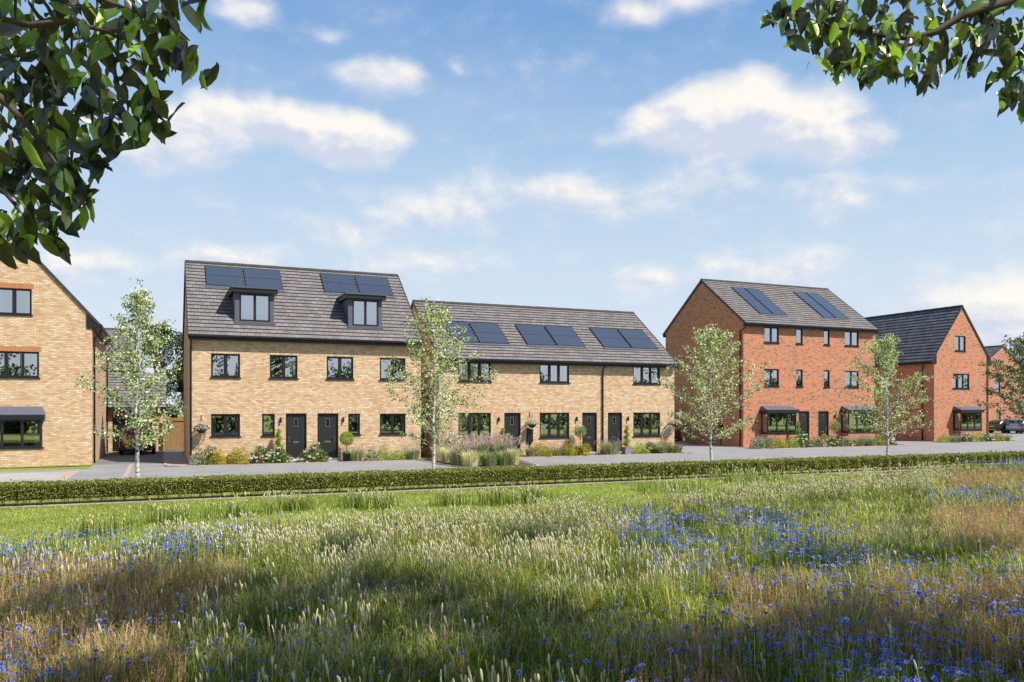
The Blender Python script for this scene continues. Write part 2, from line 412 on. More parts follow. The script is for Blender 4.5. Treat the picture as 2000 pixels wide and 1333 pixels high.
def leaf_cloud(C, up=.25, g=None):
    g = g or nr
    n = len(C); D = rvec(n, g); N = rvec(n, g); N[:, 2] += up; return D, norm(N)

# blades: base points, heading bend, height, width
def blades(name, B, H, W, bend, mats, tint, parent=None, lean=.25, g=None):
    g = g or nr
    n = len(B); th = g.uniform(0, 2*np.pi, n); hd = np.stack([np.cos(th), np.sin(th), np.zeros(n)], 1)
    th2 = th+np.pi/2+g.uniform(-.6, .6, n); sd_ = np.stack([np.cos(th2), np.sin(th2), np.zeros(n)], 1)
    H = H[:, None]; W = W[:, None]; bend = bend[:, None]
    up = np.array([[0, 0, 1.0]])
    p0 = B; p1 = B+up*H*.42+hd*H*bend*.16; p2 = B+up*H*.78+hd*H*bend*.5; p3 = B+up*H*(1-bend*.35)+hd*H*bend*1.0
    V = np.stack([p0-sd_*W*.5, p0+sd_*W*.5, p1-sd_*W*.45, p1+sd_*W*.45, p2-sd_*W*.3, p2+sd_*W*.3, p3], 1).reshape(-1, 3)
    base = (np.arange(n)*7)[:, None]
    loops = (base+np.array([0, 1, 3, 2, 2, 3, 5, 4, 4, 5, 6])[None]).ravel(); nper = np.tile([4, 4, 3], n)
    return np_mesh(name, V, loops, nper, mats, None, np.repeat(tint, 7), False, parent), (p3, hd)

# ================================================================== SETTING: ground and surfaces
def sheet(name, pts, z, mat, thick=0):
    m = MB(); m.poly([(x, y, z) for x, y in pts], [(x, y) for x, y in pts])
    return tag(m.build(name, mat), kind='structure')
g = sheet('ground', [(-900, -900), (900, -900), (900, 900), (-900, 900)], -.02, 'turf')
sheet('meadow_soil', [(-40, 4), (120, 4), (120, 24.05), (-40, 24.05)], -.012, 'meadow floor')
sheet('lawn', [(-40, 14.0), (3, 14.6), (9, 16.0), (16, 19.0), (26, 22.6), (26, 24.08), (-40, 24.08)], -.006, 'turf')
sheet('hedge_bed', [(-40, 24.02), (120, 24.02), (120, 24.5), (-40, 24.5)], -.001, 'pink mulch')
sheet('road', [(-60, 31.7), (140, 31.7), (140, 38.35), (-60, 38.35)], 0.0, 'asphalt')
sheet('road', [(27.8, 38.35), (140, 38.35), (140, 40.6), (27.8, 40.6)], 0.0, 'asphalt')
sheet('road', [(47.8, 40.6), (140, 40.6), (140, 42.6), (47.8, 42.6)], 0.0, 'asphalt')
sheet('side_road', [(27.8, 40.6), (35.2, 40.6), (35.2, 53), (27.8, 53)], 0.0, 'asphalt')
sheet('side_road', [(47.8, 42.6), (54.6, 42.6), (54.6, 60), (47.8, 60)], 0.0, 'asphalt')
sheet('parking_court', [(62.5, 42.6), (130, 42.6), (130, 61.5), (62.5, 61.5)], 0.0, 'asphalt')
sheet('driveway', [(-2.7, 41.2), (0.22, 41.2), (0.22, 53), (-2.7, 53)], .004, 'dark asphalt')
sheet('driveway_apron', [(-2.7, 38.35), (0.22, 38.35), (0.22, 41.2), (-2.7, 41.2)], 0.0, 'asphalt')
sheet('light_paving', [(-30, 32.6), (-3.35, 32.6), (-3.35, 37.1), (-30, 37.1)], .004, 'light gravel')
sheet('paving_border', [(-3.35, 32.2), (-2.95, 32.2), (-2.95, 37.3), (-3.35, 37.3)], .008, 'pink block paving')
sheet('paving_border', [(-30, 37.1), (-3.35, 37.1), (-3.35, 37.3), (-30, 37.3)], .008, 'pink block paving')
sheet('paving_border', [(-1.22, 31.9), (-1.06, 31.9), (-1.06, 41.0), (-1.22, 41.0)], .008, 'pink block paving')
sheet('paving_border', [(-2.7, 41.0), (.2, 41.0), (.2, 41.14), (-2.7, 41.14)], .012, 'pink block paving')
sheet('garden_path', [(.34, 39.6), (1.25, 39.6), (1.25, 53), (.34, 53)], .004, 'slab paving')
sheet('front_paving', [(.34, 38.5), (12.9, 38.5), (12.9, 39.6), (.34, 39.6)], .006, 'pink block paving')
sheet('front_paving', [(12.9, 38.5), (27.8, 38.5), (27.8, 39.6), (12.9, 39.6)], .006, 'pink block paving')
sheet('front_paving', [(35.2, 40.6), (47.8, 40.6), (47.8, 43.6), (35.2, 43.6)], .006, 'pink block paving')
sheet('front_paving', [(55.0, 42.6), (62.0, 42.6), (62.0, 44.8), (55.0, 44.8)], .006, 'pink block paving')
sheet('verge', [(-30, 38.4), (-2.75, 38.4+2.1), (-2.75, 41.4), (-30, 41.4)], .008, 'turf')
def bed(pts): sheet('planting_bed', pts, .012, 'soil')
for x0, x1 in ((1.4, 5.35), (6.6, 6.9), (8.15, 12.6)): bed([(x0, 38.65), (x1, 38.65), (x1, 39.48), (x0, 39.48)])
for x0, x1 in ((18.0, 21.2), (22.45, 22.9), (24.2, 28.1)): bed([(x0, 38.65), (x1, 38.65), (x1, 39.48), (x0, 39.48)])
bed([(12.95, 39.4), (12.1, 38.9), (11.85, 36.0), (12.0, 33.2), (12.5, 32.0), (14.6, 32.0), (15.4, 33.0), (16.6, 38.6), (16.6, 39.4)])
bed([(36.0, 40.9), (47.6, 40.9), (47.6, 42.6), (36.0, 42.6)]); bed([(55.3, 42.8), (61.8, 42.8), (61.8, 44.0), (55.3, 44.0)])
def kerb(path, name='kerb', w=.12, h=.03):
    m = MB()
    for (a, b) in zip(path[:-1], path[1:]):
        a = Vector((*a, 0)); b = Vector((*b, 0)); d = (b-a).normalized(); n = Vector((-d.y, d.x, 0))*w/2
        p = [a-n, b-n, b+n, a+n]; top = [q+Vector((0, 0, h)) for q in p]
        m.poly(top)
        for i in range(4): m.poly([p[i]-Vector((0, 0, .03)), p[(i+1) % 4]-Vector((0, 0, .03)), top[(i+1) % 4], top[i]])
    tag(m.build(name, 'pink block paving'), kind='structure')
kerb([(-60, 31.64), (11.6, 31.64)], h=.05); kerb([(15.3, 31.64), (140, 31.64)], h=.05)
kerb([(.28, 53), (.28, 39.2), (.45, 38.75), (.9, 38.45), (11.6, 38.45), (11.7, 36), (11.85, 33), (12.4, 31.8)])
kerb([(15.0, 31.8), (15.6, 33), (16.8, 38.45), (27.6, 38.45), (27.9, 39.2), (27.9, 52)])
kerb([(35.1, 53), (35.1, 41.2), (35.7, 40.55), (47.3, 40.55), (47.9, 41.2), (47.9, 60)])
kerb([(54.7, 60), (54.7, 43.2), (55.2, 42.55), (61.9, 42.55), (62.4, 43.2), (62.4, 60)])

# ================================================================== HOUSE KIT
def strips(mb, zs, left, right, openings, P, mi=0):
    """vertical wall face in (u,z) with rectangular holes; P(u,w,z) -> world; w = inward"""
    zs = sorted(set([round(z, 4) for z in zs]+[round(v, 4) for o in openings for v in (o[2], o[3])]))
    for z0, z1 in zip(zs[:-1], zs[1:]):
        zm = (z0+z1)/2
        ops = sorted([(o[0], o[1]) for o in openings if o[2] < zm < o[3]])
        cur0, cur1 = left(z0), left(z1)
        segs = []
        for a, b in ops: segs.append((cur0, cur1, a, a)); cur0 = cur1 = b
        segs.append((cur0, cur1, right(z0), right(z1)))
        for a0, a1, b0, b1 in segs:
            mb.poly([P(a0, 0, z0), P(b0, 0, z0), P(b1, 0, z1), P(a1, 0, z1)], [(a0, z0), (b0, z0), (b1, z1), (a1, z1)], mi)
    for (a, b, z0, z1) in openings:       # reveals
        d = .11
        mb.poly([P(a, 0, z0), P(a, d, z0), P(a, d, z1), P(a, 0, z1)], [(0, z0), (d, z0), (d, z1), (0, z1)], mi)
        mb.poly([P(b, 0, z0), P(b, d, z0), P(b, d, z1), P(b, 0, z1)], [(0, z0), (d, z0), (d, z1), (0, z1)], mi)
        mb.poly([P(a, 0, z0), P(b, 0, z0), P(b, d, z0), P(a, d, z0)], [(a, 0), (b, 0), (b, d), (a, d)], mi)
        mb.poly([P(a, 0, z1), P(b, 0, z1), P(b, d, z1), P(a, d, z1)], [(a, 0), (b, 0), (b, d), (a, d)], mi)
def front(Y): return lambda u, w_, z: (u, Y+w_, z)
def leftside(X): return lambda u, w_, z: (X+w_, u, z)
def rightside(X): return lambda u, w_, z: (X-w_, u, z)
def window(parent, P, u0, u1, z0, z1, n=2, name='window', rec=.06, curtain=True, blind=False, sill=True, fr=.06):
    m = MB(); B = lambda *a: m.box(*a, P=P)
    B(u0, u0+fr, rec, rec+.07, z0, z1); B(u1-fr, u1, rec, rec+.07, z0, z1)
    B(u0+fr, u1-fr, rec, rec+.07, z0, z0+fr); B(u0+fr, u1-fr, rec, rec+.07, z1-fr, z1)
    for k in range(1, n):
        c = u0+(u1-u0)*k/n; B(c-.055, c+.055, rec+.003, rec+.067, z0+fr, z1-fr)
    # casement inner beads
    for k in range(n):
        a = u0+fr+(u1-u0-2*fr)*k/n+(.055 if k else 0)-(.0 if k else 0); b = u0+fr+(u1-u0-2*fr)*(k+1)/n-(.055 if k < n-1 else 0)
        q = .025
        B(a, a+q, rec+.012, rec+.055, z0+fr, z1-fr); B(b-q, b, rec+.012, rec+.055, z0+fr, z1-fr)
        B(a+q, b-q, rec+.012, rec+.055, z0+fr, z0+fr+q); B(a+q, b-q, rec+.012, rec+.055, z1-fr-q, z1-fr)
    f = m.build(name, 'black frame', parent)
    g_ = MB(); g_.poly([P(u0+.02, rec+.035, z0+.02), P(u1-.02, rec+.035, z0+.02), P(u1-.02, rec+.035, z1-.02), P(u0+.02, rec+.035, z1-.02)])
    g_.build('pane', 'window glass', f)
    if sill:
        s_ = MB(); s_.box(u0-.05, u1+.05, -.05, rec+.0, z0-.05, z0+.002, P=P); s_.build('sill', 'black frame', f)
    if curtain:
        for sgn in (0, 1):
            c_ = MB()
            wd = min(.2, (u1-u0)*.13); a = u0+.05 if sgn == 0 else u1-.05-wd; k = 14; pts = []
            for i in range(k+1):
                t = i/k; pts.append((a+wd*t, rec+.088+.014*math.sin(t*22+sgn)))
            for (p, q) in zip(pts[:-1], pts[1:]): c_.poly([P(p[0], p[1], z0-.1), P(q[0], q[1], z0-.1), P(q[0], q[1], z1+.05), P(p[0], p[1], z1+.05)], smooth=True)
            c_.build('curtain', 'curtain white', f)
    if blind:
        c_ = MB(); c_.box(u0+.05, u1-.05, rec+.12, rec+.13, z0+(z1-z0)*.6, z1, P=P); c_.build('blind', 'curtain white', f)
    return f
def head(parent, P, u0, u1, z1, mat):
    m = MB(); pr = .004
    pts = [(u0-.08, z1+.002), (u1+.08, z1+.002), (u1+.08, z1+.215), (u0-.08, z1+.215)]
    m.poly([P(u, -pr, z) for u, z in pts], [(z*1.0+.003, u) for u, z in pts])
    m.build('lintel', mat, parent)
def door(parent, P, u0, u1, z1, hinge=0, z0=.12):
    m = MB(); B = lambda *a: m.box(*a, P=P); fr = .07
    B(u0, u0+fr, .07, .15, z0, z1); B(u1-fr, u1, .07, .15, z0, z1); B(u0+fr, u1-fr, .07, .15, z1-fr, z1)
    f = m.build('door_frame', 'black frame', parent)
    a, b = u0+fr+.004, u1-fr-.004; d = MB(); cx = (a+b)/2
    # leaf in four boxes round the light so that the pane is an opening
    w0, w1, h0, h1 = cx-.07, cx+.07, z1-.62, z1-.28
    for q in ((a, w0, z0+.03, z1-fr-.003), (w1, b, z0+.03, z1-fr-.003), (w0, w1, z0+.03, h0), (w0, w1, h1, z1-fr-.003)): d.box(q[0], q[1], .1, .145, q[2], q[3], P=P)
    dl = d.build('door', 'door grooved black', parent)
    m = MB()
    for q in ((w0-.03, w0, h0-.03, h1+.03), (w1, w1+.03, h0-.03, h1+.03), (w0, w1, h0-.03, h0), (w0, w1, h1, h1+.03)): m.box(q[0], q[1], .085, .11, q[2], q[3], P=P)
    m.build('door_light_frame', 'chrome', dl)
    m = MB(); m.box(w0, w1, .115, .12, h0, h1, P=P); m.build('door_light', 'car glass', dl)
    m = MB(); hx = a+.09 if hinge == 1 else b-.09; s = 1 if hinge == 1 else -1; hz = z0+.98
    m.box(hx-.018, hx+.018, .085, .1, hz-.13, hz+.13, P=P); m.box(min(hx, hx+s*.13), max(hx, hx+s*.13), .05, .068, hz+.03, hz+.05, P=P); m.box(hx-.01, hx+.01, .05, .09, hz+.03, hz+.05, P=P)
    m.build('handle', 'chrome', dl)
    m = MB(); m.box(cx-.14, cx+.14, .088, .1, z0+.78, z0+.86, P=P); m.box(cx-.125, cx+.125, .084, .088, z0+.79, z0+.85, P=P); m.build('letter_plate', 'chrome', dl)
    m = MB(); m.box(u0-.02, u1+.02, -.04, .15, z0-.05, z0+.025, P=P); m.build('threshold', 'threshold', parent)
    m = MB(); m.box(u0-.1, u1+.1, -.45, -.041, 0.0, z0-.05, P=P); m.build('doorstep', 'slab paving', parent)
def wall_lamp(parent, P, u, z):
    m = MB(); m.box(u-.03, u+.03, -.02, 0, z-.06, z+.06, P=P); c = P(u, -.08, 0)
    m.box(u-.012, u+.012, -.06, -.02, z-.012, z+.012, P=P)
    m.lathe([(0, z-.12), (.042, z-.12), (.045, z-.1), (.045, z+.1), (.042, z+.12), (0, z+.12)], c[0], c[1], 12)
    m.build('wall_lamp', 'black plastic', parent)
def roof_slope(mb, O, U, L, S, Tl, gauge=.3, lip=.045, thick=.06, mi=0):
    O, U, S = Vector(O), Vector(U).normalized(), Vector(S).normalized(); N = U.cross(S)
    if N.z < 0: N = -N
    n = max(1, round(Tl/gauge)); gg = Tl/n
    for k in range(n):
        t0, t1 = k*gg, (k+1)*gg
        # break each course in a few pieces with tiny height differences: laid by hand
        segs = max(1, int(L/1.2)); us = [L*i/segs for i in range(segs+1)]
        for a, b in zip(us[:-1], us[1:]):
            j = rnd.uniform(-.002, .003)
            A = O+U*a; B_ = O+U*b
            p = [A+S*t0+N*(lip+j), B_+S*t0+N*(lip+j), B_+S*(t1+.01)+N*j, A+S*(t1+.01)+N*j]
            mb.poly(p, [(a, k*gauge), (b, k*gauge), (b, (k+1)*gauge), (a, (k+1)*gauge)], mi)
            q = [A+S*t0-N*.01, B_+S*t0-N*.01, B_+S*t0+N*(lip+j), A+S*t0+N*(lip+j)]
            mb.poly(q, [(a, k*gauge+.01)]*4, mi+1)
        for u in (0, L):
            A = O+U*u; mb.poly([A+S*t0-N*.01, A+S*t0+N*lip, A+S*t1, A+S*t1-N*.01], [(u, .01)]*4, mi)
    # underside
    mb.poly([O-N*thick, O+U*L-N*thick, O+U*L+S*Tl-N*thick, O+S*Tl-N*thick], [(0, .02)]*4, mi)
    for u in (0, L): mb.poly([O+U*u-N*thick, O+U*u+S*Tl-N*thick, O+U*u+S*Tl-N*.01, O+U*u-N*.01], [(0, .02)]*4, mi)
def ridge(mb, A, B, r=.11, mi=0):
    A, B = Vector(A), Vector(B); n = max(1, round((B-A).length/.45))
    for k in range(n):
        a = A.lerp(B, k/n); b = A.lerp(B, (k+.97)/n); mb.tube([a, b], r+.006*(k % 2), 8, mi)
def gutter(parent, a, b, zt, down=True):
    m = MB(); m.tube([a, b], .065, 8)
    m.build('gutter', 'black plastic', parent)
def downpipe(parent, pts, name='downpipe'):
    m = MB(); m.tube(pts, .042, 8)
    p = Vector(pts[-1]); q = Vector(pts[-2]); z = q.z-.3
    while z > .3:
        m.lathe([(.042, z-.03), (.06, z-.03), (.06, z+.03), (.042, z+.03)], p.x, p.y, 8); z -= 1.7
    m.build(name, 'black plastic', parent)
def panel(parent, O, U, S, u0, u1, t0, t1):
    O, U, S = Vector(O), Vector(U).normalized(), Vector(S).normalized(); N = U.cross(S)
    if N.z < 0: N = -N
    def Pn(u, w_, t): return tuple(O+U*u+S*t+N*(.09-w_))
    m = MB(); f = .02
    m.box(u0, u0+f, 0, .05, t0, t1, P=Pn); m.box(u1-f, u1, 0, .05, t0, t1, P=Pn); m.box(u0+f, u1-f, 0, .05, t0, t0+f, P=Pn); m.box(u0+f, u1-f, 0, .05, t1-f, t1, P=Pn)
    tm = (t0+t1)/2; m.box(u0+f, u1-f, .001, .03, tm-.006, tm+.006, P=Pn)
    fr = m.build('solar_panel', 'black frame', parent)
    m = MB(); q = [(u0+f, t0+f), (u1-f, t0+f), (u1-f, t1-f), (u0+f, t1-f)]
    m.poly([Pn(u, .008, t) for u, t in q], [(u-u0, t-t0) for u, t in q]); m.build('solar_cells', 'solar cell', fr)
def flashing(parent, O, U, S, u0, u1, t0):
    O, U, S = Vector(O), Vector(U).normalized(), Vector(S).normalized(); N = U.cross(S)
    if N.z < 0: N = -N
    Pn = lambda u, w_, t: tuple(O+U*u+S*t+N*(.062-w_))
    m = MB(); m.box(u0-.05, u1+.05, 0, .03, t0-.16, t0-.005, P=Pn); m.build('flashing', 'lead grey', parent)

def gable_house_x(root, x0, x1, Y0, Y1, ze, zr, brick, tiles, openings, eoff=.3, side_ops_left=(), side_ops_right=(), gauge=.3, fas=.2):
    """ridge runs along X; front wall at Y0"""
    Ym = (Y0+Y1)/2; m = MB(); ztop = ze
    strips(m, [0, ztop], lambda z: x0, lambda z: x1, openings, front(Y0))
    strips(m, [0, ztop], lambda z: x0, lambda z: x1, [], lambda u, w_, z: (u, Y1-w_, z))
    k = (zr-ze)/(Ym-Y0)
    lf = lambda z: Y0 if z <= ze else Y0+(z-ze)/k; rt = lambda z: Y1 if z <= ze else Y1-(z-ze)/k
    strips(m, [0, ze, zr-.12], lf, rt, list(side_ops_left), leftside(x0)); strips(m, [0, ze, zr-.12], lf, rt, list(side_ops_right), rightside(x1))
    m.build('wall', brick, root)
    # inner lining so that rooms read dark and closed, floors
    m = MB(); m.box(x0+.3, x1-.3, Y0+2.6, Y1-.4, .02, ze-.1); m.build('inner_wall', 'interior wall', root)
    ang = math.atan(k); ya, za = Y0-eoff, ze-eoff*k+.13
    Tl = (Ym-ya)/math.cos(ang); m = MB(); vo = .06
    roof_slope(m, (x0-vo, ya, za), (1, 0, 0), x1-x0+2*vo, (0, math.cos(ang), math.sin(ang)), Tl, gauge)
    roof_slope(m, (x1+vo, 2*Ym-ya, za), (-1, 0, 0), x1-x0+2*vo, (0, -math.cos(ang), math.sin(ang)), Tl, gauge)
    rf = m.build('roof', [tiles, 'tile lip shade'], root)
    m = MB(); ztop = za+Tl*math.sin(ang); ridge(m, (x0-vo, Ym, ztop), (x1+vo, Ym, ztop)); m.build('ridge_tiles', tiles, rf)
    # fascia, soffit, gutter
    m = MB(); m.box(x0-.05, x1+.05, ya+.02, ya+.05, za-.2, za-.02); m.box(x0-.05, x1+.05, ya+.05, Y0-.002, za-.2, za-.18)
    m.build('fascia', 'black frame', root); m = MB()
    m.box(x0-.05, x1+.05, 2*Ym-ya-.05, 2*Ym-ya-.02, za-.2, za-.02)
    m.build('fascia', 'black frame', root)
    gutter(root, (x0-.08, ya-.045, za-.04), (x1+.08, ya-.045, za-.04), 0)
    # verge trim on both gables
    S = Vector((0, math.cos(ang), math.sin(ang)))
    for xx in (x0-vo-.02, x1+vo-.01):
        m = MB()
        for s in (1, -1):
            A = Vector((xx, Ym-s*(Ym-ya), za)); Sv = Vector((0, s*math.cos(ang), math.sin(ang))); N = Vector((0, -s*math.sin(ang), math.cos(ang)))
            p0, p1 = A-N*.1, A+Sv*Tl-N*.1; p2, p3 = A+Sv*Tl+N*.045, A+N*.045
            for dx in (0, .03): m.poly([p+Vector((dx, 0, 0)) for p in (p0, p1, p2, p3)])
            for a, b in ((p0, p1), (p1, p2), (p2, p3), (p3, p0)): m.poly([a, b, b+Vector((.03, 0, 0)), a+Vector((.03, 0, 0))])
        m.build('verge_trim', 'black frame', root)
    return (x0-vo, ya, za), (0, math.cos(ang), math.sin(ang)), za, ya
def gable_house_y(root, x0, x1, Y0, Y1, ze, zr, brick, tiles, openings, eoff=.3, side_right=(), side_left=(), gauge=.33):
    """ridge runs along Y; gable faces the road"""
    xm = (x0+x1)/2; k = (zr-ze)/(xm-x0); m = MB()
    lf = lambda z: x0 if z <= ze else x0+(z-ze)/k; rt = lambda z: x1 if z <= ze else x1-(z-ze)/k
    strips(m, [0, ze, zr-.1], lf, rt, openings, front(Y0)); strips(m, [0, ze, zr-.1], lf, rt, [], lambda u, w_, z: (u, Y1-w_, z))
    strips(m, [0, ze], lambda z: Y0, lambda z: Y1, list(side_left), leftside(x0)); strips(m, [0, ze], lambda z: Y0, lambda z: Y1, list(side_right), rightside(x1))
    m.build('wall', brick, root)
    m = MB(); m.box(x0+.4, x1-.4, Y0+2.6, Y1-.4, .02, ze); m.build('inner_wall', 'interior wall', root)
    ang = math.atan(k); xa, za = x0-eoff, ze-eoff*k+.1; Tl = (xm-xa)/math.cos(ang); vo = .06; m = MB()
    roof_slope(m, (xa, Y1+vo, za), (0, -1, 0), Y1-Y0+2*vo, (math.cos(ang), 0, math.sin(ang)), Tl, gauge)
    roof_slope(m, (2*xm-xa, Y0-vo, za), (0, 1, 0), Y1-Y0+2*vo, (-math.cos(ang), 0, math.sin(ang)), Tl, gauge)
    rf = m.build('roof', [tiles, 'tile lip shade'], root)
    m = MB(); zt = za+Tl*math.sin(ang); ridge(m, (xm, Y0-vo, zt), (xm, Y1+vo, zt)); m.build('ridge_tiles', tiles, rf)
    for s in (-1, 1):
        m = MB()
        xe = xm+s*(xm-xa); xw = x0 if s < 0 else x1
        a, b = sorted((xe, xe-s*.03)); m.box(a, b, Y0-.04, Y1, za-.22, za-.03)
        a, b = sorted((xe-s*.03, xw+s*.002)); m.box(a, b, Y0-.04, Y1, za-.22, za-.2)
        # boxed end of the eave on the gable
        sx = lambda x: x
        zi = za+abs(xw-xe)*k+.25*k
        p = [(xe-s*.0, za-.22), (xw-s*.22, za-.22), (xw-s*.22, za+(abs(xw-xe)+.22)*k-.06), (xe, za-.06)]
        for yy in (Y0-.05, Y0-.012): m.poly([(x, yy, z) for x, z in p])
        for (q, r_) in zip(p, p[1:]+p[:1]): m.poly([(q[0], Y0-.05, q[1]), (r_[0], Y0-.05, r_[1]), (r_[0], Y0-.012, r_[1]), (q[0], Y0-.012, q[1])])
        m.build('fascia', 'black frame', root)
    for s in (-1, 1):
        xe = xm+s*(xm-xa)+s*.05; gutter(root, (xe, Y0-.05, za-.05), (xe, Y1+.05, za-.05), 0)
    m = MB()
    for s in (1, -1):
        A = Vector((xm-s*(xm-xa), Y0-vo-.02, za)); Sv = Vector((s*math.cos(ang), 0, math.sin(ang))); N = Vector((-s*math.sin(ang), 0, math.cos(ang)))
        p0, p1, p2, p3 = A-N*.05, A+Sv*Tl-N*.05, A+Sv*Tl+N*.045, A+N*.045
        for dy in (0, .03): m.poly([p+Vector((0, dy, 0)) for p in (p0, p1, p2, p3)])
        for a, b in ((p0, p1), (p1, p2), (p2, p3), (p3, p0)): m.poly([a, b, b+Vector((0, .03, 0)), a+Vector((0, .03, 0))])
    m.build('verge_trim', tiles, root)
def bay(root, u0, u1, Y, proj, z0, z1, brick, roofz, ext=.12, n=3, mid=None):
    """square bay window standing proj in front of the wall at Y"""
    Yf = Y-proj; m = MB()
    for q in (((u0, Yf), (u1, Yf)), ((u0, Yf), (u0, Y)), ((u1, Yf), (u1, Y))):
        (a, c), (b, d) = q; L = math.hypot(b-a, d-c)
        m.poly([(a, c, 0), (b, d, 0), (b, d, z0), (a, c, z0)], [(a+c, 0), (a+c+L, 0), (a+c+L, z0), (a+c, z0)])
    m.poly([(u0, Yf, z0), (u1, Yf, z0), (u1, Y, z0), (u0, Y, z0)])
    m.build('bay_wall', brick, root)
    m = MB(); m.box(u0-.04, u1+.04, Yf-.05, Y-.003, z0, z0+.05); bw = m.build('bay_window', 'black frame', root)
    zb = z0+.05; f = .07; m = MB()
    for x in (u0+.02, u1-.02-f): m.box(x, x+f, Yf, Yf+f, zb, z1); m.box(x, x+f, Y-f, Y-.003, zb, z1)
    for k in range(1, n): c = u0+(u1-u0)*k/n; m.box(c-.05, c+.05, Yf+.003, Yf+f-.003, zb+f, z1-f)
    m.box(u0+.02+f, u1-.02-f, Yf, Yf+f, zb, zb+f); m.box(u0+.02+f, u1-.02-f, Yf, Yf+f, z1-f, z1)
    for x in (u0+.023, u1-.017-f): m.box(x, x+f-.006, Yf+f, Y-f, zb, zb+f); m.box(x, x+f-.006, Yf+f, Y-f, z1-f, z1)
    m.build('bay_frame', 'black frame', bw)
    m = MB(); m.poly([(u0+.05, Yf+.035, zb), (u1-.05, Yf+.035, zb), (u1-.05, Yf+.035, z1), (u0+.05, Yf+.035, z1)])
    for x in (u0+.055, u1-.055): m.poly([(x, Yf+.04, zb), (x, Y-.02, zb), (x, Y-.02, z1), (x, Yf+.04, z1)])
    m.build('pane', 'window glass', bw)
    for x0_, x1_ in ((u0+.1, u0+.3), (u1-.3, u1-.1)):
        c_ = MB()
        for i in range(12):
            a = x0_+(x1_-x0_)*i/12; b = x0_+(x1_-x0_)*(i+1)/12; ya = Yf+.11+.02*math.sin(i*2.0); yb = Yf+.11+.02*math.sin((i+1)*2.0)
            c_.poly([(a, ya, z0), (b, yb, z0), (b, yb, z1), (a, ya, z1)], smooth=True)
        c_.build('curtain', 'curtain white', bw)
    m = MB(); m.box(u0-ext, u1+ext, Yf-ext, Y-.004, z1, z1+.2)
    r0 = [(u0-ext, Yf-ext, z1+.2), (u1+ext, Yf-ext, z1+.2), (u1+ext, Y-.004, z1+.2), (u0-ext, Y-.004, z1+.2)]
    r = m.build('bay_canopy', 'black frame', root)
    m = MB(); a, b = u0-ext, u1+ext; e = .02
    m.poly([(a-e, Yf-ext-e, z1+.2), (b+e, Yf-ext-e, z1+.2), (b+e, Yf-ext-e, z1+.235), (a-e, Yf-ext-e, z1+.235)])
    m.poly([(a-e, Yf-ext-e, z1+.235), (b+e, Yf-ext-e, z1+.235), (b-.12, Y-.005, roofz), (a+.12, Y-.005, roofz)])
    m.poly([(a-e, Yf-ext-e, z1+.235), (a+.12, Y-.005, roofz), (a-e, Y-.005, z1+.2), (a-e, Yf-ext-e, z1+.2)]); m.poly([(b+e, Yf-ext-e, z1+.235), (b-.12, Y-.005, roofz), (b+e, Y-.005, z1+.2), (b+e, Yf-ext-e, z1+.2)])
    m.build('bay_roof', 'lead grey', r)
def meter_box(root, P, u, z0, z1, w_=.22):
    m = MB(); m.box(u-w_, u+w_, -.09, 0, z0, z1, P=P); m.box(u-w_+.02, u+w_-.02, -.1, -.09, z0+.02, z1-.02, P=P)
    m.box(u-.02, u+.02, -.05, 0, .05, z0, P=P)
    m.build('meter_box', 'black frame', root)

# ---------------- house B : buff pair with dormers
YB = 39.5
HB = thing('house', 'buff brick pair of houses with two roof dormers and four solar panels', 'house', (6.7, YB, 0))
wtop = [(2.19, 3.45), (4.78, 6.05), (7.43, 8.72), (10.04, 11.35)]
opsB = [(a, b, 3.97, 5.06) for a, b in wtop]+[(2.19, 3.45, 1.27, 2.29), (4.43, 5.01, 1.27, 2.29), (8.47, 9.05, 1.27, 2.29), (10.04, 11.35, 1.27, 2.29), (5.51, 6.48, .12, 2.31), (6.99, 7.99, .12, 2.31)]
O, S, za, ya = gable_house_x(HB, 1.27, 12.15, YB, 48.5, 5.98, 9.78, 'buff brick', 'grey brown tile', opsB)
P = front(YB)
for i, (a, b, z0, z1) in enumerate(opsB):
    head(HB, P, a, b, z1, 'buff brick')
    if i < 4 or i in (4, 7): window(HB, P, a, b, z0, z1, 2)
    elif i in (5, 6): window(HB, P, a, b, z0, z1, 1, curtain=False, blind=True)
door(HB, P, 5.51, 6.48, 2.31, hinge=1); door(HB, P, 6.99, 7.99, 2.31, hinge=0)
wall_lamp(HB, P, 5.27, 2.0); wall_lamp(HB, P, 8.22, 2.0)
Sv = Vector(S)
tt = lambda Y: (Y-ya)/Sv.y
for x0, x1 in ((2.13, 3.9), (3.97, 5.78), (7.86, 9.62), (9.7, 11.5)): panel(HB, O, (1, 0, 0), S, x0-O[0], x1-O[0], tt(42.35), tt(43.75))
for x0, x1 in ((2.13, 5.78), (7.86, 11.5)): flashing(HB, O, (1, 0, 0), S, x0-O[0], x1-O[0], tt(42.35))
